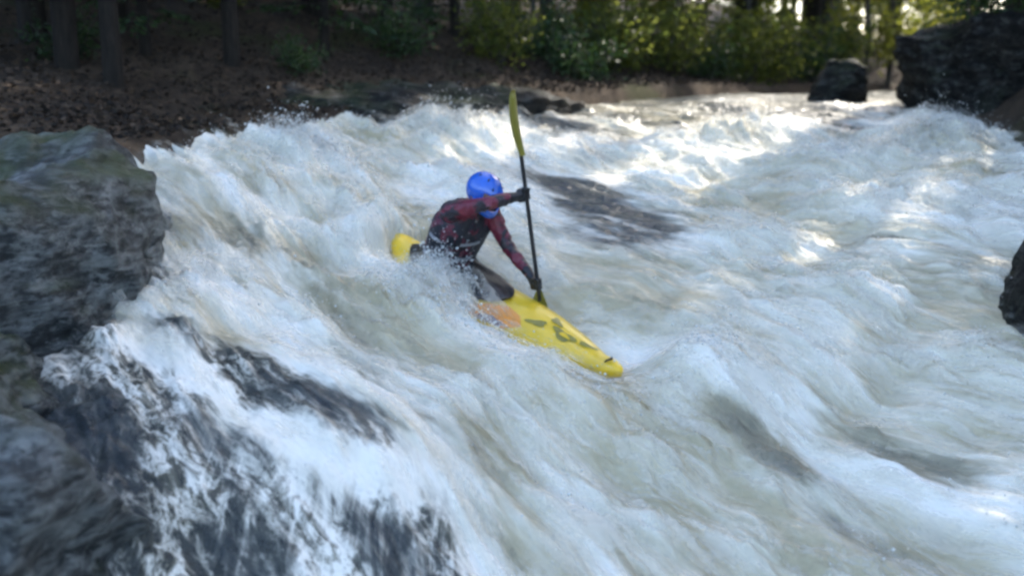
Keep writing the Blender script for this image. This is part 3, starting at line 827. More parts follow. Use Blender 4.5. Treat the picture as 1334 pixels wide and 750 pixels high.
for x, y, k, sc in ((8.0, 11.6, 'hemLow', 0.8), (9.5, 15.6, 'hemLow', 0.9), (9.2, 13.6, 'hemLow', 1.0), (11.2, 14.8, 'hemLow', 1.1), (12.6, 16.6, 'hemLow', 1.2), (7.0, 15.8, 'hemLow', 0.38), (6.4, 14.5, 'hemLow', 0.36), (7.6, 15.2, 'hemLow', 0.42), (5.95, 13.3, 'shB', 0.9), (6.3, 12.7, 'shB', 0.9), (11.0, 17.6, 'hemLow', 1.0)):
    plant("leafy_shrub" if k == "shB" else "hemlock_sapling", k, x, y, "dark shrub clinging to the edge of the cliff block" if k == "shB" else "dark hemlock sapling hanging over the edge of the cliff", "shrub" if k == "shB" else "tree", "shrubs on the cliff block" if k == "shB" else "hemlock saplings on the cliff", sc, None, max(gh(x, y), 3.95 if y < 14.5 else 3.0))
# upstream, beyond the ledge
plant("maple_tree", 'brB', -1.55, 18.2, "tall grey-trunked maple behind the raised paddle blade", "tree", None, 1.0)
for x, y, k, sc in ((0.6, 19.0, 'brA', 0.9), (1.9, 21.5, 'brB', 1.0), (0.0, 24.0, 'brA', 1.1), (5.6, 25.5, 'brA', 1.0), (8.2, 27.0, 'brB', 1.0), (2.0, 27.5, 'brB', 1.1), (7.2, 31.5, 'brA', 1.2), (-2.6, 23.5, 'brB', 1.1), (10.6, 32.0, 'brB', 1.1), (13, 41, 'brB', 1.2), (17.5, 30.5, 'brB', 1.0), (19.5, 34, 'brA', 1.2), (15.5, 28.5, 'brA', 1.0), (22, 38, 'brB', 1.3), (10, 38, 'brA', 1.2), (16.5, 38, 'brB', 1.2), (19.5, 44, 'brA', 1.3), (3.6, 24.2, 'brA', 0.9), (6.8, 28.5, 'brA', 1.0), (-5.5, 25, 'brB', 1.0), (16, 48, 'brB', 1.3), (17, 55, 'brB', 1.4), (20.5, 55, 'brB', 1.4), (23.5, 56, 'brB', 1.4), (18.5, 50, 'brY', 1.6), (14.5, 44, 'brY', 1.6), (22, 51, 'brY', 1.6), (14.2, 33.0, 'brB', 1.1), (21, 47, 'brB', 1.3), (24, 43, 'brA', 1.4), (12.0, 36.0, 'brA', 1.2), (5, 38, 'brB', 1.3), (-1, 33, 'brB', 1.2)):
    plant("maple_tree", k, x, y, ("slender" if k == "brA" else "broad tall") + " leafy maple among the sunlit trees upstream of the ledge", "tree", ("slender" if k == "brA" else "broad") + " maples on the upstream bank", sc)
for x, y, k, sc in ((9.6, 26.0, 'brY', 0.9), (0.4, 17.6, 'brY', 0.6), (-0.6, 18.9, 'brY', 0.8), (5.0, 21.6, 'brY', 0.7), (2.6, 20.2, 'brY', 0.8), (1.5, 18.3, 'brY', 0.7), (3.9, 20.6, 'brY', 0.8), (6.3, 23.0, 'brY', 0.9), (3.0, 18.9, 'brY', 0.55), (8.5, 24.6, 'brY', 0.85)):
    plant("sapling", k, x, y, "yellow-green sapling leaning over the upstream river edge", "tree", "yellow-green saplings", sc)
for x, y, k, sc in ((-0.2, 15.3, 'shA', 0.8), (1.1, 15.9, 'shB', 0.9), (2.0, 17.5, 'shA', 0.8), (3.6, 18.8, 'shB', 1.0), (4.6, 20.0, 'shA', 1.0), (5.4, 20.9, 'shA', 1.0), (2.8, 18.2, 'shA', 0.9), (6.6, 22.2, 'shB', 1.2), (1.6, 16.9, 'shA', 0.8), (0.5, 16.4, 'shB', 1.0), (7.6, 23.6, 'shA', 1.1), (-1.6, 14.6, 'shB', 0.8), (-2.6, 12.6, 'shB', 0.5), (-4.9, 11.2, 'shB', 0.6)):
    plant("leafy_shrub", k, x, y, ("light green broad-leaved" if k == "shA" else "small dark green") + " shrub rooted along the dark river edge", "shrub", ("light" if k == "shA" else "dark") + " shrubs along the river edge", sc)
plant("leafy_shrub", 'shY', 8.9, 20.8, "bright yellow-green shrub between the head boulder and the cliff", "shrub", None, 1.15)
plant("leafy_shrub", 'shY', -4.1, 14.6, "small yellow-green shrub coloured as sunlit leaves among the dark left-bank trunks", "shrub", None, 0.35)  # pale leaf colour paints in a patch of sun on the foliage
# right bank above the cliff, out of view: hemlocks added to shade the rapid
for x, y, k, sc in ((9.4, 6.2, 'hemB', 1.0), (9.2, 10.0, 'hemB', 1.0), (12.8, 5.2, 'hemB', 1.1), (10.6, 13.6, 'hemA', 1.0), (8.4, 2.6, 'hemB', 1.0), (13.2, 11.6, 'hemB', 1.15), (11.5, 1.0, 'hemA', 1.2)):
    plant("hemlock_tree", k, x, y, "dense out-of-view hemlock added above the dark right-hand cliff to shade the rapid", "tree", "added shade hemlocks above the cliff", sc)
# tall pines added round the upstream bend, unseen high crowns placed to shade the rapid
for x, y, sc in ((13.6, 21.4, 1.0), (11.7, 22.3, 1.0), (11.0, 21.2, 1.0), (9.6, 19.6, 0.95), (12.0, 20.6, 1.0), (10.2, 20.6, 1.0), (12.6, 19.0, 1.0), (15.2, 17.2, 1.0), (13.2, 23.4, 1.05), (16.0, 21.5, 1.05), (18.0, 16.5, 1.0), (5.2, 22.8, 1.0), (7.6, 26.2, 1.05)):
    plant("shade_pine", 'pine', x, y, "tall pine with bare lower trunk added at the upstream bend to shade the rapid", "tree", "added shade pines at the upstream bend", sc)

# leaf litter on the left bank
rng = np.random.default_rng(77)
n = 16000
ly_ = rng.uniform(7.0, 19.0, n); lx_ = xl(ly_) - 0.5 - rng.exponential(2.2, n)
lz_ = ground_h(lx_, ly_) + 0.015
tag(add("leaf_litter", leaf_mesh("leaf_litter", np.stack([lx_, ly_, lz_], 1), np.stack([rng.normal(size=n), rng.normal(size=n), 0.25 * rng.normal(size=n)], 1), 0.062, 0.6, rng), M['litter']),
    "fallen brown leaves scattered over the left bank", "leaf litter", None, "stuff")


# ------------------------------------------------------------------ kayak, paddle and paddler
def mat_simple(name, c, rough=0.4, spec=0.5, nscale=12.0, var=0.25, bump=0.15, coat=0.0):
    T = NT(name)
    tc = T.n("ShaderNodeTexCoord")
    n = T.noise(tc.outputs["Object"], nscale, 5, 0.6)
    cc = T.ramp(n, [(0.3, tuple(x * (1 - var) for x in c)), (0.7, tuple(min(1, x * (1 + var)) for x in c))])
    p = T.principled(cc, rough, T.bump(n, bump, 0.02), spec)
    p.inputs["Coat Weight"].default_value = coat
    return T.finish(p.outputs[0])

M['yellow'] = mat_simple("yellow_plastic", (0.84, 0.56, 0.03), 0.28, 0.5, 5, 0.10, 0.05)
M['orange'] = mat_simple("orange_plastic", (0.80, 0.30, 0.03), 0.3, 0.5, 5, 0.12, 0.05)
M['purple'] = mat_simple("dark_purple_print", (0.10, 0.05, 0.10), 0.35, 0.5, 9, 0.2, 0.05)
M['olive'] = mat_simple("olive_print", (0.22, 0.20, 0.03), 0.35, 0.5, 9, 0.25, 0.05)
M['black_rubber'] = mat_simple("wet_neoprene", (0.018, 0.019, 0.022), 0.32, 0.5, 20, 0.35, 0.3)
M['shaft'] = mat_simple("black_carbon", (0.012, 0.012, 0.014), 0.3, 0.5, 30, 0.2, 0.05)
M['blade'] = mat_simple("yellow_blade", (0.25, 0.22, 0.04), 0.35, 0.5, 8, 0.15, 0.05)
M['helmet'] = mat_simple("blue_helmet_shell", (0.02, 0.13, 0.62), 0.18, 0.6, 6, 0.12, 0.02, 0.6)
M['helmet_dark'] = mat_simple("helmet_vent_black", (0.01, 0.012, 0.02), 0.5, 0.4)
M['skin'] = mat_simple("skin", (0.50, 0.30, 0.21), 0.45, 0.4, 18, 0.12, 0.1)
T_ = NT("charcoal_vest_fabric")
_o_ = T_.n("ShaderNodeTexCoord").outputs["Object"]
_a_ = T_.noise(_o_, 9.0, 4, 0.6, 0.8); _b_ = T_.noise(_o_, 16.0, 4, 0.6)
_c_ = T_.mix(T_.mapr(_a_, 0.56, 0.60), (0.020, 0.023, 0.034), (0.14, 0.025, 0.045))
_c_ = T_.mix(T_.mapr(_b_, 0.62, 0.66, 0, 0.75), _c_, (0.42, 0.44, 0.47))
M['vest'] = T_.finish(T_.principled(_c_, 0.5, T_.bump(_b_, 0.6, 0.03), 0.4).outputs[0])
M['strap'] = mat_simple("grey_webbing", (0.30, 0.31, 0.33), 0.6, 0.4, 30, 0.2, 0.3)

def mat_jacket():
    T = NT("maroon_dry_top")
    tc = T.n("ShaderNodeTexCoord")
    ob = tc.outputs["Object"]
    n1 = T.noise(ob, 7.0, 4, 0.6, 0.6)
    n2 = T.noise(ob, 26.0, 5, 0.6, 0.4)
    c = T.mix(T.mapr(n1, 0.50, 0.56), (0.17, 0.022, 0.042), (0.025, 0.022, 0.03))
    c = T.mix(T.mapr(n2, 0.62, 0.70, 0, 0.7), c, (0.42, 0.16, 0.20))
    return T.finish(T.principled(c, 0.35, T.bump(T.math('ADD', n1, T.math('MULTIPLY', n2, 0.4)), 0.6, 0.03), 0.5).outputs[0])
M['jacket'] = mat_jacket()

KL = Vector((0, 0, 1)).cross(KF).normalized()
KU = KF.cross(KL).normalized()
roll = Matrix.Rotation(math.radians(10), 3, KF)
KL = roll @ KL; KU = roll @ KU
KM = Matrix(((KF.x, KL.x, KU.x, KS.x), (KF.y, KL.y, KU.y, KS.y), (KF.z, KL.z, KU.z, KS.z), (0, 0, 0, 1)))
kayak = empty("kayak")
kayak.matrix_world = KM
tag(kayak, "short yellow whitewater kayak with orange flash plunging bow-first through foam", "kayak")

def k_w(x):
    u = (x - 0.42) / (1.32 if x > 0.42 else 1.22)
    return max(0.0, 0.29 * (1 - abs(u) ** 2.4)) ** 1.0 if abs(u) < 1 else 0.0
def k_seam(x):
    return -0.10 + 0.10 * (abs(x - 0.4) / 1.3) ** 2.4
def k_deck(x):                     # ridge height of the deck
    e = np.interp(x, [-0.8, -0.6, 0.0, 0.5, 1.0, 1.5, 1.74], [0.08, 0.10, 0.0, 0.06, 0.06, 0.025, 0.0])
    return float(e)
def k_keel(x):
    u = abs(x - 0.42) / 1.3
    return -0.31 + 0.27 * u ** 2.8
def deck_z(x, y):
    w = k_w(x)
    if w < 1e-4: return k_seam(x)
    q = min(1, abs(y) / w)
    return k_seam(x) + (k_deck(x) - k_seam(x)) * (1 - q ** 2.2) ** 0.75
xs = np.concatenate([-0.80 + 0.25 * (1 - np.cos(np.linspace(0, math.pi / 2, 9))), np.linspace(-0.5, 1.4, 34), 1.74 - 0.30 * (1 - np.sin(np.linspace(0.15, math.pi / 2, 9)))])
xs = np.unique(np.clip(xs, -0.7995, 1.7395))
ring = 36
HV, HF = [], []
for x in xs:
    w = max(k_w(x), 0.004)
    # blunt rounded ends
    endf = min(1.0, ((x + 0.8) / 0.10)) ** 0.5 * min(1.0, ((1.74 - x) / 0.12)) ** 0.5
    w = max(w, 0.09 * endf)
    s0, dk, kl = k_seam(x), k_deck(x), k_keel(x)
    kl = min(kl, s0 - 0.09 * endf); dk = max(dk, s0 + 0.05 * endf)
    for j in range(ring):
        th = 2 * math.pi * j / ring
        c, s_ = math.cos(th), math.sin(th)
        yy = w * math.copysign(abs(c) ** 0.75, c)
        zz_ = s0 + ((dk - s0) * abs(s_) ** 0.9 if s_ > 0 else -(s0 - kl) * abs(s_) ** 0.62)
        HV.append((x, yy, zz_))
for i in range(len(xs) - 1):
    for j in range(ring):
        HF.append((i * ring + j, (i + 1) * ring + j, (i + 1) * ring + (j + 1) % ring, i * ring + (j + 1) % ring))
hm = mesh_np("hull", np.array(HV), np.array(HF))
bm = bmesh.new(); bm.from_mesh(hm)
bmesh.ops.holes_fill(bm, edges=[e for e in bm.edges if e.is_boundary], sides=0)
bmesh.ops.recalc_face_normals(bm, faces=bm.faces)
bm.to_mesh(hm); bm.free()
hull = add("hull", hm, M['yellow'], kayak)

def deck_surface_z(x, y):
    s0, dk = k_seam(x), k_deck(x)
    w = max(k_w(x), 0.02)
    c = min(0.999, abs(y) / w) ** (1 / 0.75)
    return s0 + (dk - s0) * (math.sqrt(max(0, 1 - c * c))) ** 0.9
def decal(name, outline, mat, parent, lift=0.004):
    """flat print that follows the deck: triangulated polygon, subdivided and laid onto the deck surface"""
    bm = bmesh.new()
    bm.faces.new([bm.verts.new((p[0], p[1], 0)) for p in outline])
    bmesh.ops.triangulate(bm, faces=bm.faces)
    for _ in range(3):
        bmesh.ops.subdivide_edges(bm, edges=[e for e in bm.edges if e.calc_length() > 0.03], cuts=1, use_grid_fill=True)
        bmesh.ops.triangulate(bm, faces=bm.faces)
    for v in bm.verts: v.co.z = deck_surface_z(v.co.x, v.co.y) + lift
    me = bpy.data.meshes.new(name); bm.to_mesh(me); bm.free()
    return add(name, me, mat, parent)
def ell(cx, cy, a, b, rot=0, n=18, wob=0.12, seed=0):
    r = random.Random(seed); ph = r.uniform(0, 6)
    out = []
    for i in range(n):
        t = 2 * math.pi * i / n
        k = 1 + wob * math.sin(3 * t + ph)
        u, v = a * k * math.cos(t), b * k * math.sin(t)
        out.append((cx + u * math.cos(rot) - v * math.sin(rot), cy + u * math.sin(rot) + v * math.cos(rot)))
    return out
decal("orange_flash", [(0.46, -0.265), (0.62, -0.262), (0.84, -0.24), (0.95, -0.17), (0.86, -0.09), (0.72, -0.06), (0.60, -0.13), (0.48, -0.21)], M['orange'], hull)
decal("purple_flash", [(0.60, -0.262), (0.78, -0.25), (0.84, -0.22), (0.70, -0.21), (0.60, -0.235)], M['purple'], hull, 0.007)
for i, (cx, cy, a, b, r) in enumerate(((1.00, -0.06, 0.075, 0.035, 0.5), (1.08, 0.07, 0.06, 0.03, -0.4), (1.22, -0.02, 0.10, 0.05, -0.1), (1.40, 0.03, 0.07, 0.022, 0.3))):
    dl = decal("deck_logo", ell(cx, cy, a, b, r, 20, 0.28, i), M['olive'], hull)
    if i == 2: decal("logo_centre", ell(cx + 0.01, cy, a * 0.5, b * 0.4, r, 14, 0.2, i + 5), M['yellow'], hull, 0.007)

def ring_tube(name, pts, r, mat, parent, closed=True, k=8):
    V, F = [], []
    n = len(pts)
    P_ = [Vector(p) for p in pts]
    for i in range(n):
        d = (P_[(i + 1) % n] - P_[i - 1]) if closed else (P_[min(i + 1, n - 1)] - P_[max(0, i - 1)])
        d.normalize()
        a = d.cross(Vector((0.13, 0.21, 1))).normalized(); b = d.cross(a)
        for j in range(k):
            t = 2 * math.pi * j / k
            V.append((P_[i] + (a * math.cos(t) + b * math.sin(t)) * r)[:])
    for i in range(n if closed else n - 1):
        for j in range(k):
            F.append((i * k + j, i * k + (j + 1) % k, ((i + 1) % n) * k + (j + 1) % k, ((i + 1) % n) * k + j))
    return add(name, mesh_np(name, np.array(V), np.array(F)), mat, parent)
rim = [(0.14 + 0.50 * math.cos(t), 0.215 * math.sin(t), deck_surface_z(0.14 + 0.50 * math.cos(t), 0.215 * math.sin(t)) + 0.022) for t in np.linspace(0, 2 * math.pi, 40, endpoint=False)]
ring_tube("cockpit_rim", rim, 0.018, M['black_rubber'], kayak)
ring_tube("grab_loop", [(1.60, -0.03, 0.015), (1.62, -0.028, 0.05), (1.64, 0.0, 0.062), (1.62, 0.028, 0.05), (1.60, 0.03, 0.015)], 0.008, M['black_rubber'], kayak, False)
ring_tube("grab_loop", [(-0.66, -0.03, 0.0), (-0.68, -0.028, 0.035), (-0.70, 0.0, 0.045), (-0.68, 0.028, 0.035), (-0.66, 0.03, 0.0)], 0.008, M['black_rubber'], kayak, False)

# ---- paddle
PT = Vector((0.005, 7.26, 2.99)); PB = Vector((0.262, 7.30, 1.05))
PD = (PB - PT).normalized(); PLEN = (PB - PT).length
paddle = empty("paddle", PB)
tag(paddle, "black-shafted kayak paddle with yellow blades held upright by the paddler", "paddle")
def pl(v): return tuple(Vector(v) - PB)
def blade(base, tipdir, wdir, name="blade"):
    nrm = tipdir.cross(wdir).normalized()
    V, F = [], []
    nl, nw = 18, 9
    for side in (0, 1):
        for i in range(nl):
            u = i / (nl - 1)
            w = 0.098 * (math.sin(math.pi * min(1, 0.06 + 0.74 * u)) ** 0.75) * (1 if u < 0.82 else math.sqrt(max(0.02, 1 - ((u - 0.82) / 0.185) ** 2)))
            for j in range(nw):
                q = -1 + 2 * j / (nw - 1)
                th = (0.010 * (1 - q * q) * (1 - 0.6 * u) + 0.0025) * (1 if side else -1)
                cup = 0.02 * math.sin(math.pi * u * 0.9) + 0.02 * q * q
                p = base + tipdir * (0.47 * u) + wdir * (w * q) + nrm * (cup - 0.02 + th)
                V.append(pl(p))
    for side in (0, 1):
        o = side * nl * nw
        for i in range(nl - 1):
            for j in range(nw - 1):
                f = (o + i * nw + j, o + i * nw + j + 1, o + (i + 1) * nw + j + 1, o + (i + 1) * nw + j)
                F.append(f if side else f[::-1])
    o = nl * nw
    for i in range(nl - 1):
        F.append((i * nw, (i + 1) * nw, o + (i + 1) * nw, o + i * nw))
        F.append((i * nw + nw - 1, o + i * nw + nw - 1, o + (i + 1) * nw + nw - 1, (i + 1) * nw + nw - 1))
    for j in range(nw - 1):
        F.append(((nl - 1) * nw + j, (nl - 1) * nw + j + 1, o + (nl - 1) * nw + j + 1, o + (nl - 1) * nw + j))
    return add(name, mesh_np(name, np.array(V), np.array(F)), M['blade'], paddle)
w1 = Vector((0.25, 0.96, 0.06)); w1 = (w1 - PD * w1.dot(PD)).normalized()
w2 = Vector((0.8, -0.6, 0.0)); w2 = (w2 - PD * w2.dot(PD)).normalized()
blade(PT + PD * 0.47, -PD, w1)
blade(PB - PD * 0.47, PD, w2)
def straight(name, a, b, ra, rb, mat, parent, k=12, n=6):
    v, f = tube_np([Vector(a).lerp(Vector(b), i / n) for i in range(n + 1)], [ra + (rb - ra) * i / n for i in range(n + 1)], k)
    return add(name, mesh_np(name, np.array([x[:] for x in v]), np.array(f)), mat, parent)
straight("shaft", pl(PT + PD * 0.40), pl(PB - PD * 0.40), 0.0155, 0.0155, M['shaft'], paddle)

# ---- paddler: one continuous skin grown round blobs laid along the bones
def remesh(name, spheres, voxel, smooth_it=2, disp=None):
    bm = bmesh.new()
    for p, r in spheres:
        sc = r if isinstance(r, tuple) else (r, r, r)
        bmesh.ops.create_icosphere(bm, subdivisions=3, radius=1.0, matrix=Matrix.Translation(Vector(p)) @ Matrix.Diagonal((*sc, 1)))
    me = bpy.data.meshes.new(name); bm.to_mesh(me); bm.free()
    o = bpy.data.objects.new(name, me); col.objects.link(o)
    m = o.modifiers.new("r", 'REMESH'); m.mode = 'VOXEL'; m.voxel_size = voxel; m.use_smooth_shade = True
    if smooth_it:
        sm = o.modifiers.new("s", 'SMOOTH'); sm.iterations = smooth_it; sm.factor = 0.5
    dg = bpy.context.evaluated_depsgraph_get(); dg.update()
    out = bpy.data.meshes.new_from_object(o.evaluated_get(dg))
    bpy.data.objects.remove(o); out.name = name
    return out
def chain(pts, n=7):
    out = []
    for (p, r), (q, s_) in zip(pts[:-1], pts[1:]):
        p, q = Vector(p), Vector(q)
        for i in range(n):
            u = i / n
            out.append((p.lerp(q, u), r + (s_ - r) * u))
    out.append((Vector(pts[-1][0]), pts[-1][1]))
    return out
HL = Vector((0.66, 0.75, 0)).normalized()
pel = Vector((-0.53, 7.63, 1.60)); wai = Vector((-0.47, 7.58, 1.79)); che = Vector((-0.38, 7.51, 1.99)); sho = Vector((-0.31, 7.46, 2.11))
Rs = Vector((-0.455, 7.30, 2.11)); Ls = Vector((-0.17, 7.57, 2.09))
Re = Vector((-0.17, 7.08, 2.20)); Le = Vector((-0.02, 7.50, 1.80))
def on_paddle(z):
    return PT + PD * ((PT.z - z) / -PD.z)
Rh = on_paddle(2.245); Lh = on_paddle(1.575)
Rw = Rh + (Re - Rh).normalized() * 0.085; Lw = Lh + (Le - Lh).normalized() * 0.085
head = Vector((-0.205, 7.37, 2.265)); fh = Vector((0.72, -0.48, -0.46)).normalized()
uh = (Vector((0, 0, 1)) - fh * fh.z).normalized(); sh_ = fh.cross(uh).normalized()
SP = []
for off in (-0.095, 0.0, 0.095):
    SP += chain([(pel + HL * off, 0.125), (wai + HL * off, 0.115), (che + HL * off * 1.25, 0.125), (sho + HL * off * 1.2, 0.095)], 5)
SP += chain([(sho, 0.075), (sho.lerp(head, 0.55), 0.060), (head - uh * 0.04, 0.062)], 4)
SP += chain([(Rs + (sho - Rs) * 0.3, 0.088), (Rs, 0.080), (Rs.lerp(Re, 0.5), 0.060), (Re, 0.050), (Re.lerp(Rw, 0.35), 0.051), (Rw, 0.034), (Rh + (Rw - Rh) * 0.55, 0.030)])
SP += chain([(Ls + (sho - Ls) * 0.3, 0.088), (Ls, 0.080), (Ls.lerp(Le, 0.5), 0.060), (Le, 0.050), (Le.lerp(Lw, 0.35), 0.051), (Lw, 0.034), (Lh + (Lw - Lh) * 0.55, 0.030)])
# legs run forward inside the hull
for sd in (-1, 1):
    a0 = KS - KF * 0.02 + KL * 0.09 * sd - KU * 0.13
    SP += chain([(a0, 0.085), (KS + KF * 0.42 + KL * 0.17 * sd - KU * 0.10, 0.062), (KS + KF * 0.80 + KL * 0.10 * sd - KU * 0.14, 0.048), (KS + KF * 0.90 + KL * 0.09 * sd - KU * 0.10, 0.038)], 8)
# head: skull, jaw, nose, brow, ears
SP += [(head, 0.088), (head + fh * 0.025 - uh * 0.01, 0.080), (head - fh * 0.025 + uh * 0.01, 0.088), (head + fh * 0.045 - uh * 0.075, 0.050), (head + fh * 0.062 - uh * 0.098, 0.030),
       (head + fh * 0.105 - uh * 0.030, 0.016), (head + fh * 0.098 - uh * 0.012, 0.012), (head + fh * 0.085 + uh * 0.022 + sh_ * 0.03, 0.018), (head + fh * 0.085 + uh * 0.022 - sh_ * 0.03, 0.018),
       (head + fh * 0.090 - uh * 0.062, 0.018), (head + sh_ * 0.088 - fh * 0.01, 0.018), (head - sh_ * 0.088 - fh * 0.01, 0.018)]
bme = remesh("body", SP, 0.0085, 3)
co = np.zeros(len(bme.vertices) * 3); bme.vertices.foreach_get("co", co); co = co.reshape(-1, 3)
nr = np.zeros(len(bme.vertices) * 3); bme.vertices.foreach_get("normal", nr); nr = nr.reshape(-1, 3)
dh = np.linalg.norm(co - np.array(head - uh * 0.02), axis=1)
is_head = smooth01(0.15, 0.17, dh)
fold = 0.009 * fbm(co[:, 0] * 14, co[:, 1] * 14, co[:, 2] * 22, 3, 0.6) * is_head
co = co + nr * fold[:, None]
bme.vertices.foreach_set("co", co.ravel().astype(np.float32))
base = Vector((pel.x, pel.y, pel.z))
co2 = co - np.array(base)
bme.vertices.foreach_set("co", co2.ravel().astype(np.float32))
bme.materials.clear(); bme.materials.append(M['jacket']); bme.materials.append(M['skin']); bme.materials.append(M['black_rubber'])
for p in bme.polygons:
    c = Vector(p.center) + base
    p.use_smooth = True
    if (c - head).dot(uh) > -0.135 and (c - (head - uh * 0.02)).length < 0.16: p.material_index = 1
    elif (c - Rh).length < 0.11 or (c - Lh).length < 0.11: p.material_index = 2
    elif (c - KS).dot(KU) < 0.02 and (c - KS).length < 1.2 and c.z < 1.72: p.material_index = 2
person = bpy.data.objects.new("person", bme); col.objects.link(person); person.location = base
tag(person, "kayaker in blue full-face helmet and maroon jacket leaning into an upright paddle stroke", "person")
def pchild(name, me, mat):
    me.transform(Matrix.Translation(-base))
    o = add(name, me, mat, person)
    for p in me.polygons: p.use_smooth = True
    return o
# eyes
for sd in (-1, 1):
    e = bmesh.new(); bmesh.ops.create_icosphere(e, subdivisions=2, radius=0.011, matrix=Matrix.Translation(head + fh * 0.092 + sh_ * 0.031 * sd + uh * 0.002))
    em = bpy.data.meshes.new("eye"); e.to_mesh(em); e.free()
    pchild("eye", em, M['helmet_dark'])
# gloved hands closed on the shaft
def hand(hc, elbow, name):
    ax = PD
    out = (elbow - hc); out = (out - ax * out.dot(ax)).normalized()          # from shaft toward the wrist
    tg = ax.cross(out).normalized()
    sp = []
    palm = hc + out * 0.030
    for k in range(-2, 3):
        sp.append((palm + ax * 0.017 * k + tg * 0.004, 0.021))
        sp.append((palm + ax * 0.015 * k + out * 0.028, 0.023))
    sp += chain([(palm + out * 0.02, 0.030), (hc + (elbow - hc).normalized() * 0.10, 0.034), (hc + (elbow - hc).normalized() * 0.15, 0.042)], 6)
    lens = (200, 225, 215, 180)
    for k in range(4):
        c = hc + ax * (-0.033 + 0.022 * k)
        for a in range(0, lens[k] + 1, 12):
            t = math.radians(20 + a)
            rr = 0.0265 - 0.00002 * a
            sp.append((c + out * math.cos(t) * rr + tg * math.sin(t) * rr, 0.0105 - 0.0025 * a / 225))
    for a in range(0, 151, 12):
        t = math.radians(-25 - a)
        c = hc - ax * (0.046 - 0.00010 * a)
        sp.append((c + out * math.cos(t) * 0.028 + tg * math.sin(t) * 0.028, 0.0125 - 0.003 * a / 150))
    return pchild(name, remesh(name, sp, 0.0045, 1), M['black_rubber'])
hand(Rh, Re, "glove"); hand(Lh, Le, "glove")
# life vest: padded shell round the torso with arm and neck openings left by its own outline
VS = []
for off in (-0.11, -0.04, 0.04, 0.11):
    VS += chain([(wai.lerp(pel, 0.25) + HL * off, 0.136), (wai + HL * off, 0.138), (che + HL * off * 1.1, 0.150), (sho.lerp(che, 0.35) + HL * off * 0.95, 0.112)], 5)
for sd in (-1, 1):
    VS += chain([(sho.lerp(che, 0.3) + HL * 0.09 * sd, 0.075), (sho + HL * 0.095 * sd + Vector((0, 0, 0.05)), 0.050)], 3)
vest = pchild("life_vest", remesh("life_vest", VS, 0.010, 3), M['vest'])
tors = (sho - pel).normalized(); fw = HL.cross(tors).normalized()
if fw.dot(fh) < 0: fw = -fw
def belt(name, c, a, b, r, mat, parent):
    pts = [c + HL * a * math.cos(t) + fw * b * math.sin(t) for t in np.linspace(0, 2 * math.pi, 40, endpoint=False)]
    V, F = [], []
    for i, p in enumerate(pts):
        d = (p - c).normalized()
        for q in ((0, -r), (0.008, -r), (0.008, r), (0, r)):
            V.append((p + d * q[0] + tors * q[1] - base)[:])
    n = len(pts)
    for i in range(n):
        for j in range(4):
            F.append((i * 4 + j, i * 4 + (j + 1) % 4, ((i + 1) % n) * 4 + (j + 1) % 4, ((i + 1) % n) * 4 + j))
    return add(name, mesh_np(name, np.array(V), np.array(F), False), mat, parent)
belt("vest_strap", wai, 0.252, 0.143, 0.014, M['strap'], vest)
belt("vest_strap", che.lerp(wai, 0.35), 0.262, 0.150, 0.012, M['strap'], vest)
# spray skirt: tunnel at the waist flaring down to the cockpit rim
V, F = [], []
nring = 44
for i in range(6):
    u = i / 5
    for j in range(nring):
        t = 2 * math.pi * j / nring
        top = wai.lerp(pel, 0.35) + HL * 0.25 * math.sin(t) + fw * 0.16 * math.cos(t)
        r_ = KM @ Vector((0.14 + 0.53 * math.cos(t), 0.235 * math.sin(t), deck_surface_z(0.14 + 0.53 * math.cos(t), 0.235 * math.sin(t)) + 0.030))
        p = top.lerp(r_, u ** 0.75) + KU * 0.035 * math.sin(math.pi * u) * max(0.0, math.cos(t))
        p = p + KU * 0.008 * math.sin(9 * t + 3 * u)
        V.append((p - base)[:])
for i in range(5):
    for j in range(nring):
        F.append((i * nring + j, i * nring + (j + 1) % nring, (i + 1) * nring + (j + 1) % nring, (i + 1) * nring + j))
add("spray_skirt", mesh_np("spray_skirt", np.array(V), np.array(F)), M['black_rubber'], person)
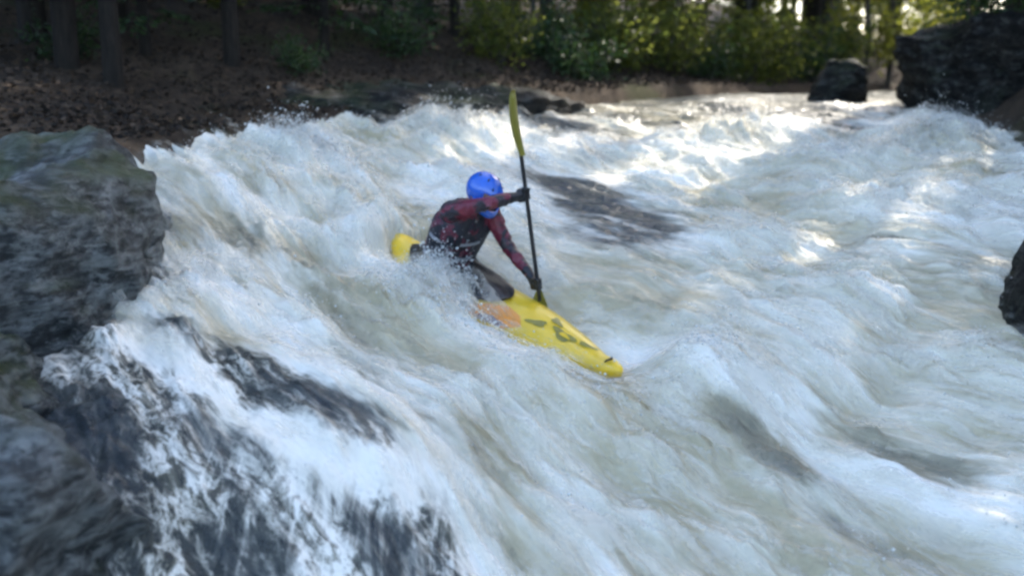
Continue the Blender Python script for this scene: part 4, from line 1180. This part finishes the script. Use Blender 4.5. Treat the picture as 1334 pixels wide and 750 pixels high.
# helmet: shell with a face opening, peak and chin guard
bm = bmesh.new()
bmesh.ops.create_uvsphere(bm, u_segments=48, v_segments=32, radius=1.0)
kill = []
for f in bm.faces:
    c = f.calc_center_median()
    low = -0.42 if c.x > -0.2 else -0.62
    if c.z < low or (c.x > 0.35 and c.z < 0.16 and abs(c.y) < 0.86): kill.append(f)
bmesh.ops.delete(bm, geom=kill, context='FACES')
for v in bm.verts:
    x, y, z = v.co
    pk = max(0, x - 0.55) * max(0, 0.45 - abs(z - 0.2)) * 0.55
    v.co = Vector((x * 0.142 + pk * 0.22, y * 0.118, z * 0.132))
HM = Matrix(((fh.x, sh_.x, uh.x, head.x), (fh.y, sh_.y, uh.y, head.y), (fh.z, sh_.z, uh.z, head.z), (0, 0, 0, 1)))
def solid(me, t):
    o = bpy.data.objects.new("tmp", me); col.objects.link(o)
    m = o.modifiers.new("s", 'SOLIDIFY'); m.thickness = t; m.offset = 0.0
    b = o.modifiers.new("b", 'BEVEL'); b.width = 0.002; b.segments = 2
    dg = bpy.context.evaluated_depsgraph_get(); dg.update()
    out = bpy.data.meshes.new_from_object(o.evaluated_get(dg)); bpy.data.objects.remove(o)
    return out
me = bpy.data.meshes.new("helmet"); bm.to_mesh(me); bm.free()
me = solid(me, 0.010); me.transform(HM)
helmet = pchild("helmet", me, M['helmet'])
gp = [HM @ Vector((0.030 + 0.125 * math.cos(t), 0.120 * math.sin(t), -0.075 - 0.045 * math.cos(t))) - base for t in np.linspace(-1.75, 1.75, 26)]
V, F = [], []
for i, p in enumerate(gp):
    d = (gp[min(i + 1, 25)] - gp[max(i - 1, 0)]).normalized(); n_ = d.cross(uh).normalized()
    for a, b in ((0.008, -0.030), (0.012, 0), (0.008, 0.026), (-0.006, 0.026), (-0.008, 0), (-0.006, -0.030)):
        V.append((p + n_ * a + uh * b)[:])
for i in range(25):
    for j in range(6):
        F.append((i * 6 + j, i * 6 + (j + 1) % 6, (i + 1) * 6 + (j + 1) % 6, (i + 1) * 6 + j))
add("chin_guard", mesh_np("chin_guard", np.array(V), np.array(F)), M['helmet'], helmet)
for sd in (-1, 1):
    for q in range(3):
        a = math.radians(35 + 38 * q)
        c = Vector((0.142 * math.cos(a) * 0.86, 0.118 * 0.52 * sd, 0.132 * math.sin(a) * 0.86))
        e = bmesh.new(); bmesh.ops.create_icosphere(e, subdivisions=2, radius=1.0)
        for v in e.verts: v.co = Vector((v.co.x * 0.017, v.co.y * 0.007, v.co.z * 0.007)) 
        em = bpy.data.meshes.new("vent"); e.to_mesh(em); e.free()
        nrm = Vector((c.x / 0.142 ** 2, c.y / 0.118 ** 2, c.z / 0.132 ** 2)).normalized()
        em.transform(HM @ Matrix.Translation(c * 1.02) @ nrm.to_track_quat('Z', 'X').to_matrix().to_4x4() )
        em.transform(Matrix.Translation(-base))
        add("vent", em, M['helmet_dark'], helmet)
